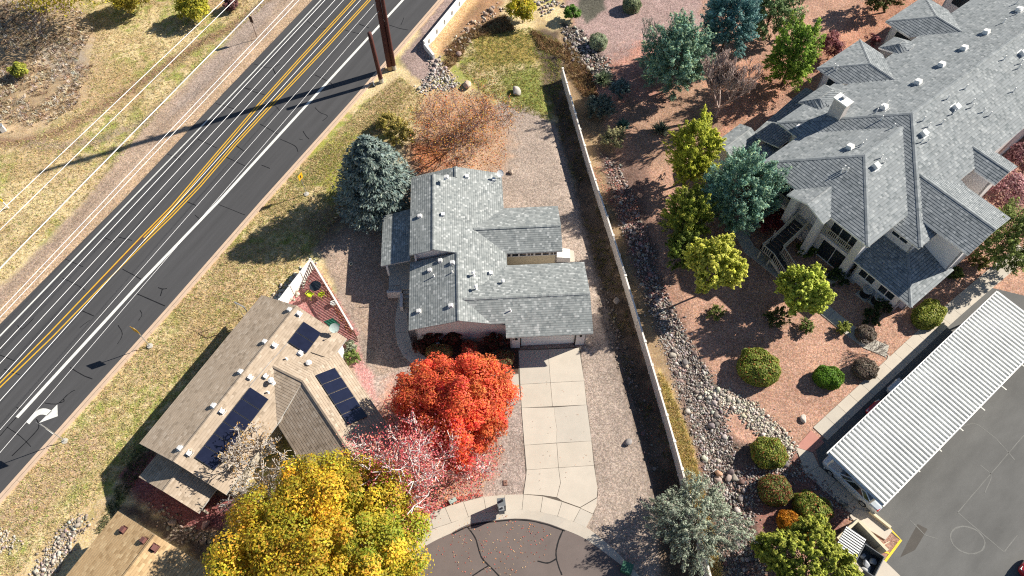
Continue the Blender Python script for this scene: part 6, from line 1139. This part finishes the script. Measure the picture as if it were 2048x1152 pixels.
# ------------------------------------------------------------------ house front planting
FRB = [(.30, .03, .02), (.16, .13, .03), (.24, .06, .03), (.32, .22, .08)]
clipped('red edged clipped shrub next to the garage', (1002, 722), 1.15, .75, 1.0, [(.16, .15, .05), (.30, .05, .03), (.26, .22, .12)], 4200, .07); clipped('red shrub poking out above the maple', (940, 706), .7, .8, 1.2, [(.42, .05, .03), (.30, .04, .03), (.30, .18, .10)], 3200, .07, name='red_shrub'); clipped('yellow green and red shrub by the path bend', (878, 706), 1.2, .6, .9, [(.24, .24, .06), (.36, .10, .05), (.30, .28, .12)], 3800, .07)
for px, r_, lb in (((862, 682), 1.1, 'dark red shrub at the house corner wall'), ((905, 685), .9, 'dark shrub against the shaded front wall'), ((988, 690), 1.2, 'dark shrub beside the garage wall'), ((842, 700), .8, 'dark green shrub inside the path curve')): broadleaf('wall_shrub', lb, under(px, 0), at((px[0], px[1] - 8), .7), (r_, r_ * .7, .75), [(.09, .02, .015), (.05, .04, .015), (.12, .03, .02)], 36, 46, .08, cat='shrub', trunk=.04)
small('green shrub by the white end wall of the tan house', (705, 722), .6, [(.10, .15, .03)], [(.30, .36, .10)]); small('shrub with pale flowers at the tan house side', (697, 700), .55, [(.20, .24, .12)], [(.50, .50, .40)]); 
# ------------------------------------------------------------------ bottom right
tufted('silver_juniper', 'wide silver grey juniper at the lower fence end', under((1392, 1085), 0), at((1392, 1045), 2.0), (3.5, 3.3, 1.9), [(.18, .22, .17), (.24, .28, .21), (.18, .16, .13)], [(.40, .46, .33), (.48, .53, .39)], 360, 50, .085, 1.0, upward=.25, low=-.2, wid=.4)
tufted('mugo_pine', 'dense yellow green pine beside the rubbish enclosure', under((1612, 1160), 0), at((1612, 1118), 2.1), (3.6, 3.0, 2.1), [(.16, .20, .03), (.20, .24, .03)], [(.54, .54, .08), (.44, .47, .06)], 640, 52, .10, .55, wid=.55, shell=(.55, 1))
# ------------------------------------------------------------------ field trees, top left
for px, r_, lb, pl_ in (((385, 15), 2.0, 'yellow green willow at the field edge', [(.36, .34, .03), (.44, .38, .04), (.24, .26, .03)]), ((135, -45), 6.5, 'wide yellow cottonwood beyond the brush', [(.42, .34, .03), (.34, .31, .03)]), ((262, -8), 2.4, 'low yellow tree beyond the field', [(.40, .32, .04), (.30, .26, .04)]), ((38, 142), 1.0, 'yellow green sapling in the grey brush', [(.30, .33, .05), (.38, .38, .06)]), ((462, 8), .9, 'dark red bush behind the overhead cables', [(.14, .06, .06), (.2, .1, .09)])):
    broadleaf('field_tree', lb, under((px[0], px[1] + 12), 0), at(px, r_ * .8), (r_, r_, r_ * .85), pl_, 60 + int(20 * r_), 62, .12, trunk=.09)
# ================================================================== STONES
def rock_mesh(seed, n=2):
    g = np.random.default_rng(seed); import bmesh as bm_; b = bm_.new(); bm_.ops.create_icosphere(b, subdivisions=n, radius=1); V = np.array([v.co for v in b.verts]); F = np.array([[v.index for v in f.verts] for f in b.faces]); b.free()
    ax = unit(9, g); lim = g.uniform(.45, .88, 9)
    for a, l in zip(ax, lim): d = V @ a; V = V - a * np.maximum(d - l, 0)[:, None] * .9
    V = V * g.uniform(.75, 1.2, 3) * [1, 1, .72] + g.normal(size=V.shape) * .02; return V, F
ROCKS1 = [rock_mesh(100 + i, 1) for i in range(10)]; ROCKS2 = [rock_mesh(200 + i, 2) for i in range(8)]
ROCKC = [(.36, .31, .27), (.44, .40, .35), (.26, .22, .20), (.30, .22, .18), (.20, .19, .19)]
def rnd_rot(): a = rng.uniform(0, 6.28); t = rng.normal() * .3; ca, sa = math.cos(a), math.sin(a); ct, st = math.cos(t), math.sin(t); return np.array([[ca, -sa, 0], [sa, ca, 0], [0, 0, 1]]) @ np.array([[1, 0, 0], [0, ct, -st], [0, st, ct]])
def in_poly(P, n):
    P = np.array(P); lo, hi = P.min(0), P.max(0); out = np.zeros((0, 2))
    while len(out) < n: q = rng.uniform(lo, hi, (n * 3, 2)); out = np.vstack([out, q[polysd(P, q[:, 0], q[:, 1]) > 0]])
    return out[:n]
def gz(x, y): return float(Z[int(np.clip(round((y - GY0) / GS), 0, ny - 1)), int(np.clip(round((x - GX0) / GS), 0, nx - 1))])
def rockbed(name, px, n, size, ncount, pal=ROCKC, big=(.24, .42), world=False):
    """bed of stones: the largest are objects, the rest one mesh"""
    P = px if world else Gp(px); q = in_poly(P, n) + rng.normal(size=(n, 2)) * .28; st = structure(name); Vs, Fs, Cs = [], [], []; o = 0
    for (x, y) in q:
        V, F = ROCKS1[rng.integers(10)]; s = size * rng.lognormal(0, .38); W_ = (V * s) @ rnd_rot().T + [x, y, gz(x, y) + s * .25]; Vs.append(W_); Fs.append(F + o); o += len(V); Cs.append(np.tile(palette(pal, 1, None, .2), (len(V), 1)))
    mesh_np('small_stones', np.vstack(Vs), np.vstack(Fs), M_rock, st, np.vstack(Cs), kind='stuff')
    for (x, y) in in_poly(P, ncount):
        V, F = ROCKS2[rng.integers(8)]; s = rng.uniform(*big); mesh_np('stone', (V * s) @ rnd_rot().T + [x, y, gz(x, y) + s * .3], F, M_rock, st, np.tile(palette(pal, 1, None, .18), (len(V), 1)))
    return st
rockbed('ditch_stones', [(1122, 50), (1160, 60), (1215, 120), (1232, 175), (1205, 165), (1145, 120)], 620, .12, 16, [(.30, .26, .23), (.40, .36, .32), (.16, .14, .13)], (.18, .3)); rockbed('slope_stones_upper', [(1205, 310), (1238, 330), (1300, 480), (1335, 600), (1300, 620), (1255, 490)], 1800, .085, 36, [(.22, .16, .14), (.32, .26, .23), (.36, .33, .31), (.26, .13, .12)], (.16, .30))
rockbed('slope_stones', [(1300, 600), (1335, 600), (1385, 690), (1440, 790), (1460, 880), (1470, 980), (1440, 1010), (1400, 900), (1350, 760)], 5600, .072, 26, [(.34, .31, .28), (.42, .385, .35), (.20, .175, .16), (.27, .20, .17), (.15, .13, .12)], (.18, .36)); rockbed('stone_band', [(1395, 770), (1440, 780), (1500, 805), (1545, 845), (1592, 895), (1575, 920), (1530, 880), (1480, 825), (1420, 800)], 2300, .075, 10, [(.44, .39, .32), (.50, .45, .38), (.26, .23, .19)], (.18, .3)); rockbed('bush_stones', [(1430, 960), (1500, 940), (1560, 900), (1585, 920), (1700, 1015), (1690, 1040), (1620, 960), (1530, 960), (1500, 1060), (1540, 1130), (1500, 1160), (1440, 1160)], 3800, .07, 18, [(.28, .24, .21), (.36, .32, .29), (.20, .12, .10), (.15, .14, .14)], (.18, .36))
rockbed('courtyard_stones', [(558, 588), (600, 548), (628, 520), (622, 540), (580, 600), (550, 612), (535, 605)], 420, .13, 18, [(.42, .37, .31), (.34, .28, .22), (.50, .46, .40)], (.18, .28)); rockbed('roadside_stones', [(60, 1160), (100, 1090), (130, 1050), (168, 1030), (165, 1055), (130, 1110), (90, 1165)], 620, .085, 8, [(.42, .37, .31), (.34, .29, .24), (.22, .19, .16)], (.14, .22)); rockbed('roadside_stones_small', [(-30, 1060), (10, 1055), (32, 1085), (20, 1100), (-30, 1100)], 220, .085, 3, [(.42, .37, .31), (.34, .29, .24)], (.14, .2))
rockbed('basin_stones', [(850, 110), (866, 112), (905, 150), (915, 170), (890, 185), (860, 175), (845, 190), (835, 180), (868, 145)], 620, .11, 14, [(.46, .42, .38), (.36, .30, .26), (.24, .21, .19)], (.16, .28)); rockbed('basin_edge_stones', [(1070, -30), (1110, -20), (1125, 10), (1085, 30), (1075, 10)], 140, .15, 8, big=(.2, .3)); rockbed('bank_stones', [(890, 100), (930, 60), (990, 10), (1010, 20), (960, 60), (920, 110)], 160, .13, 6, [(.30, .22, .16), (.42, .36, .30)]); rockbed('mulch_stones', [(300, 1005), (340, 1030), (420, 1075), (450, 1085), (420, 1095), (330, 1055)], 150, .10, 6, [(.20, .16, .13), (.28, .22, .17)], (.14, .22)); rockbed('swale_stones', [(1190, 570), (1215, 560), (1260, 700), (1330, 940), (1310, 950), (1240, 740)], 420, .07, 5, [(.14, .11, .09), (.24, .2, .17)], (.16, .25))
def boulder(label, px, s, rgb):
    b = G(*px); V, F = rock_mesh(int(px[0] * 7 + px[1]), 3); V = V * s; mesh = mesh_np('boulder', V @ rnd_rot().T + [b.x, b.y, s * .35], F, M_rock, None, np.tile([rgb], (len(V), 1)) * (1 + rng.normal(size=(len(V), 1)) * .05), True, label=label, cat='boulder')
for a in (('pale tan boulder at the edge of the orange tree', (934, 172), .62, (.50, .38, .30)), ('grey boulder on the green lawn', (1032, 185), .55, (.40, .37, .33)), ('brown rock on gravel near the roof dish', (1022, 346), .32, (.38, .30, .24)), ('dark grey rock pair on gravel beside the driveway', (1256, 885), .30, (.26, .24, .23)), ('white upright rock on pink gravel', (1606, 838), .34, (.55, .50, .44)), ('tan rock by the hedge shrubs', (1437, 947), .3, (.45, .27, .18)), ('rock in the shaded swale', (1232, 604), .38, (.24, .2, .17)), ('pale boulder beside the blue spruce', (700, 440), .55, (.34, .31, .25)), ('flat grey boulder beside the pine', (1530, 1083), .42, (.36, .33, .30)), ('reddish rock by the mulch bed', (345, 1047), .35, (.30, .22, .18)), ('pinkish rock in the raised bed', (412, 1050), .40, (.42, .24, .20))): boulder(*a)
# ================================================================== GRASS, BRUSH, LEAF LITTER (uncountable)
def tufts(name, label, polys, n, hgt, pal, nb=5, lean=1.15, avoid=None, cl=None, wts=None):
    """blades in clumps, one object"""
    area = np.array([abs(sum(a[0] * b[1] - b[0] * a[1] for a, b in zip(P, P[1:] + P[:1]))) for P in map(Gp, polys)]); q = np.vstack([in_poly(Gp(p), max(8, int(n * a))) for p, a in zip(polys, area / area.sum())])
    if cl is not None: q = q[fbm(q[:, 0], q[:, 1], cl[0], cl[1], 3) > cl[2]]
    m = len(q); zz = np.array([gz(x, y) for x, y in q]); n_ = m * nb; b = np.repeat(np.column_stack([q, zz]), nb, 0) + np.column_stack([rng.normal(size=(n_, 2)) * .07, np.zeros(n_)]); h = hgt * rng.uniform(.5, 1.3, (n_, 1)); d = np.column_stack([rng.normal(size=(n_, 2)) * lean, np.ones(n_)]); d /= np.linalg.norm(d, axis=1, keepdims=True); s = rng.normal(size=(n_, 3)) * [1, 1, 0]; s /= np.linalg.norm(s, axis=1, keepdims=True); w_ = .018 + .05 * hgt
    V = np.stack([b - s * w_, b + s * w_, b + d * h], 1).reshape(-1, 3); F = np.arange(n_ * 3).reshape(-1, 3); cols = np.repeat(palette(pal, m, wts, .22), nb * 3, 0)
    return mesh_np(name, V, F, M_blade, None, cols, kind='stuff', label=label, cat='grass')
STR = [(.54, .43, .21), (.62, .52, .28), (.46, .35, .17), (.28, .34, .08)]
tufts('verge_grass', 'dry tufted grass on the verge between kerb and houses', [[(528, 412), (640, 300), (735, 200), (800, 152), (826, 175), (770, 245), (660, 345), (560, 440)], [(640, 300), (700, 265), (820, 170), (850, 190), (830, 240), (700, 300), (690, 420), (560, 580), (530, 600), (290, 870), (240, 950), (30, 1150), (-40, 1150), (0, 1010), (187, 800), (330, 640), (524, 415), (600, 330)]], 19000, .16, STR, 5, wts=[4, 3, 3, 2.2])
tufts('basin_grass', 'yellow green grass in the drainage basin', [[(930, 70), (1060, 55), (1120, 80), (1130, 160), (1100, 240), (1030, 220), (960, 180), (920, 140)]], 5000, .17, [(.34, .30, .08), (.26, .28, .06), (.20, .26, .06), (.40, .30, .12)], 5)
tufts('field_grass', 'straw coloured grass in the field across the road', [[(-150, 560), (0, 570), (170, 400), (380, 150), (540, 0), (600, -60), (100, -80), (190, 60), (170, 200), (60, 280), (-150, 290)]], 18000, .17, STR, 5, wts=[4, 4, 2, 1])
tufts('field_brush', 'dead brown brush in the corner of the field', [[(-120, 60), (60, -40), (190, 40), (185, 140), (150, 215), (60, 270), (-120, 285)]], 4200, .42, [(.42, .31, .19), (.54, .43, .29), (.66, .60, .52), (.32, .22, .14)], 8, 1.1, cl=(.35, 91, .42))
tufts('fence_grass', 'golden bunch grass along the apartment side of the fence', [[(1318, 740), (1345, 790), (1385, 900), (1400, 960), (1440, 1130), (1450, 1180), (1425, 1180), (1380, 975), (1338, 840)]], 1500, .38, [(.68, .54, .28), (.62, .48, .22), (.44, .40, .14)], 9, .6)
tufts('bank_grass', 'dry brown weeds along the basin bank', [[(900, 90), (950, 55), (1010, 30), (1030, 60), (940, 80), (920, 120), (880, 150)], [(1130, 75), (1180, 140), (1200, 200), (1165, 190), (1130, 140)], [(1060, 60), (1125, 90), (1130, 120), (1080, 100)]], 1800, .34, [(.30, .19, .09), (.22, .13, .07), (.38, .27, .13)], 8, .8)
tufts('swale_weeds', 'sparse weeds in the shaded swale', [[(1130, 170), (1150, 240), (1240, 500), (1300, 700), (1355, 930), (1330, 950), (1250, 740), (1190, 520), (1110, 230)]], 1300, .22, [(.16, .15, .05), (.24, .18, .08)], 6, .8, cl=(.5, 77, .5))
tufts('mulch_weeds', 'weeds in the shade of the tan house', [[(190, 1060), (270, 900), (440, 690), (480, 700), (300, 920), (240, 1010), (210, 1080)]], 1500, .2, [(.10, .12, .05), (.16, .15, .08)], 5, .7)
def litter(name, label, polys, n, pal, s=.05, z=.03, cl=None, world=False, wts=None):
    per = n // len(polys); q = np.vstack([in_poly(Gp(p), per) for p in polys])
    if cl is not None: q = q[fbm(q[:, 0], q[:, 1], cl[0], cl[1], 3) > cl[2]]
    m = len(q); C = np.column_stack([q, [max(gz(x, y), 0) + z for x, y in q]]); C[:, 2] += rng.uniform(0, .03, m); leafquads(name, C, np.array([0, 0, 1.]) + rng.normal(size=(m, 3)) * .28, rng.uniform(.6, 1.3, m) * s, palette(pal, m, wts, .2), M_litter, None, 1, .7, kind='stuff', label=label, cat='fallen leaves')
litter('maple_litter', 'red and orange leaves fallen around the maple and pavement', [[(720, 870), (800, 760), (960, 830), (1010, 900), (960, 985), (850, 1030), (800, 1000)]], 4200, [(.52, .09, .07), (.58, .18, .08), (.50, .12, .12), (.58, .32, .14)], .062)
litter('street_litter', 'scattered leaves on the cul-de-sac and pavement', [[(880, 1075), (940, 1045), (1040, 1038), (1110, 1055), (1090, 1110), (1040, 1150), (930, 1150), (870, 1120)], [(860, 1030), (930, 1004), (1010, 992), (1050, 1030), (940, 1045), (860, 1075)]], 520, [(.58, .22, .10), (.50, .10, .08), (.60, .40, .22)], .045, .02)
litter('kerb_litter', 'red leaves piled along the pavement edge', [[(850, 1032), (905, 1008), (970, 992), (965, 984), (900, 998), (845, 1020)]], 260, [(.55, .08, .07), (.50, .14, .10)], .06, .09)
litter('orange_litter', 'orange leaves under the sparse tree behind the house', [[(850, 190), (905, 175), (975, 195), (1010, 250), (1015, 310), (1000, 345), (830, 350), (815, 290)]], 2600, [(.55, .20, .06), (.50, .13, .05), (.55, .30, .07), (.38, .10, .05)], .06)
litter('mulch_litter', 'red leaves on the ground below the evergreens', [[(1180, 120), (1290, 80), (1345, 130), (1330, 210), (1240, 215), (1190, 200)], [(1420, 170), (1560, 110), (1680, 70), (1780, -40), (1880, -60), (1800, 50), (1640, 140), (1560, 200), (1440, 280)], [(1180, 330), (1250, 340), (1290, 430), (1250, 450), (1210, 400)]], 5200, [(.46, .19, .14), (.40, .14, .10), (.52, .30, .19)], .05, cl=(.5, 55, .42))
litter('drive_litter', 'few stray leaves on the driveway', [[(1050, 760), (1170, 755), (1190, 980), (1055, 985)]], 45, [(.40, .18, .10), (.24, .14, .10)], .032, .045)
litter('court_litter', 'brown leaves along the courtyard fence', [[(640, 545), (660, 570), (712, 668), (700, 672), (650, 585)]], 380, [(.30, .10, .06), (.38, .18, .08)], .06, .03)
# bags in the open bin
for k, (dx, dy, s, cl_) in enumerate(((-.35, .3, .34, 'pale blue'), (.1, -.1, .4, 'white'), (.4, .35, .3, 'grey'), (.2, -.55, .36, 'pale grey'))):
    V, F = rock_mesh(900 + k, 3); a = R(-38); p = b2 + Vector((dx * math.cos(a) - dy * math.sin(a), dx * math.sin(a) + dy * math.cos(a), .45)); mesh_np('rubbish_bag', V * s + np.array(p), F, solid('bag_%d' % k, (.34 + .03 * k, .37 + .02 * k, .42), .5), None, None, True, label='%s rubbish bag lying in the open bin' % cl_, cat='bag')
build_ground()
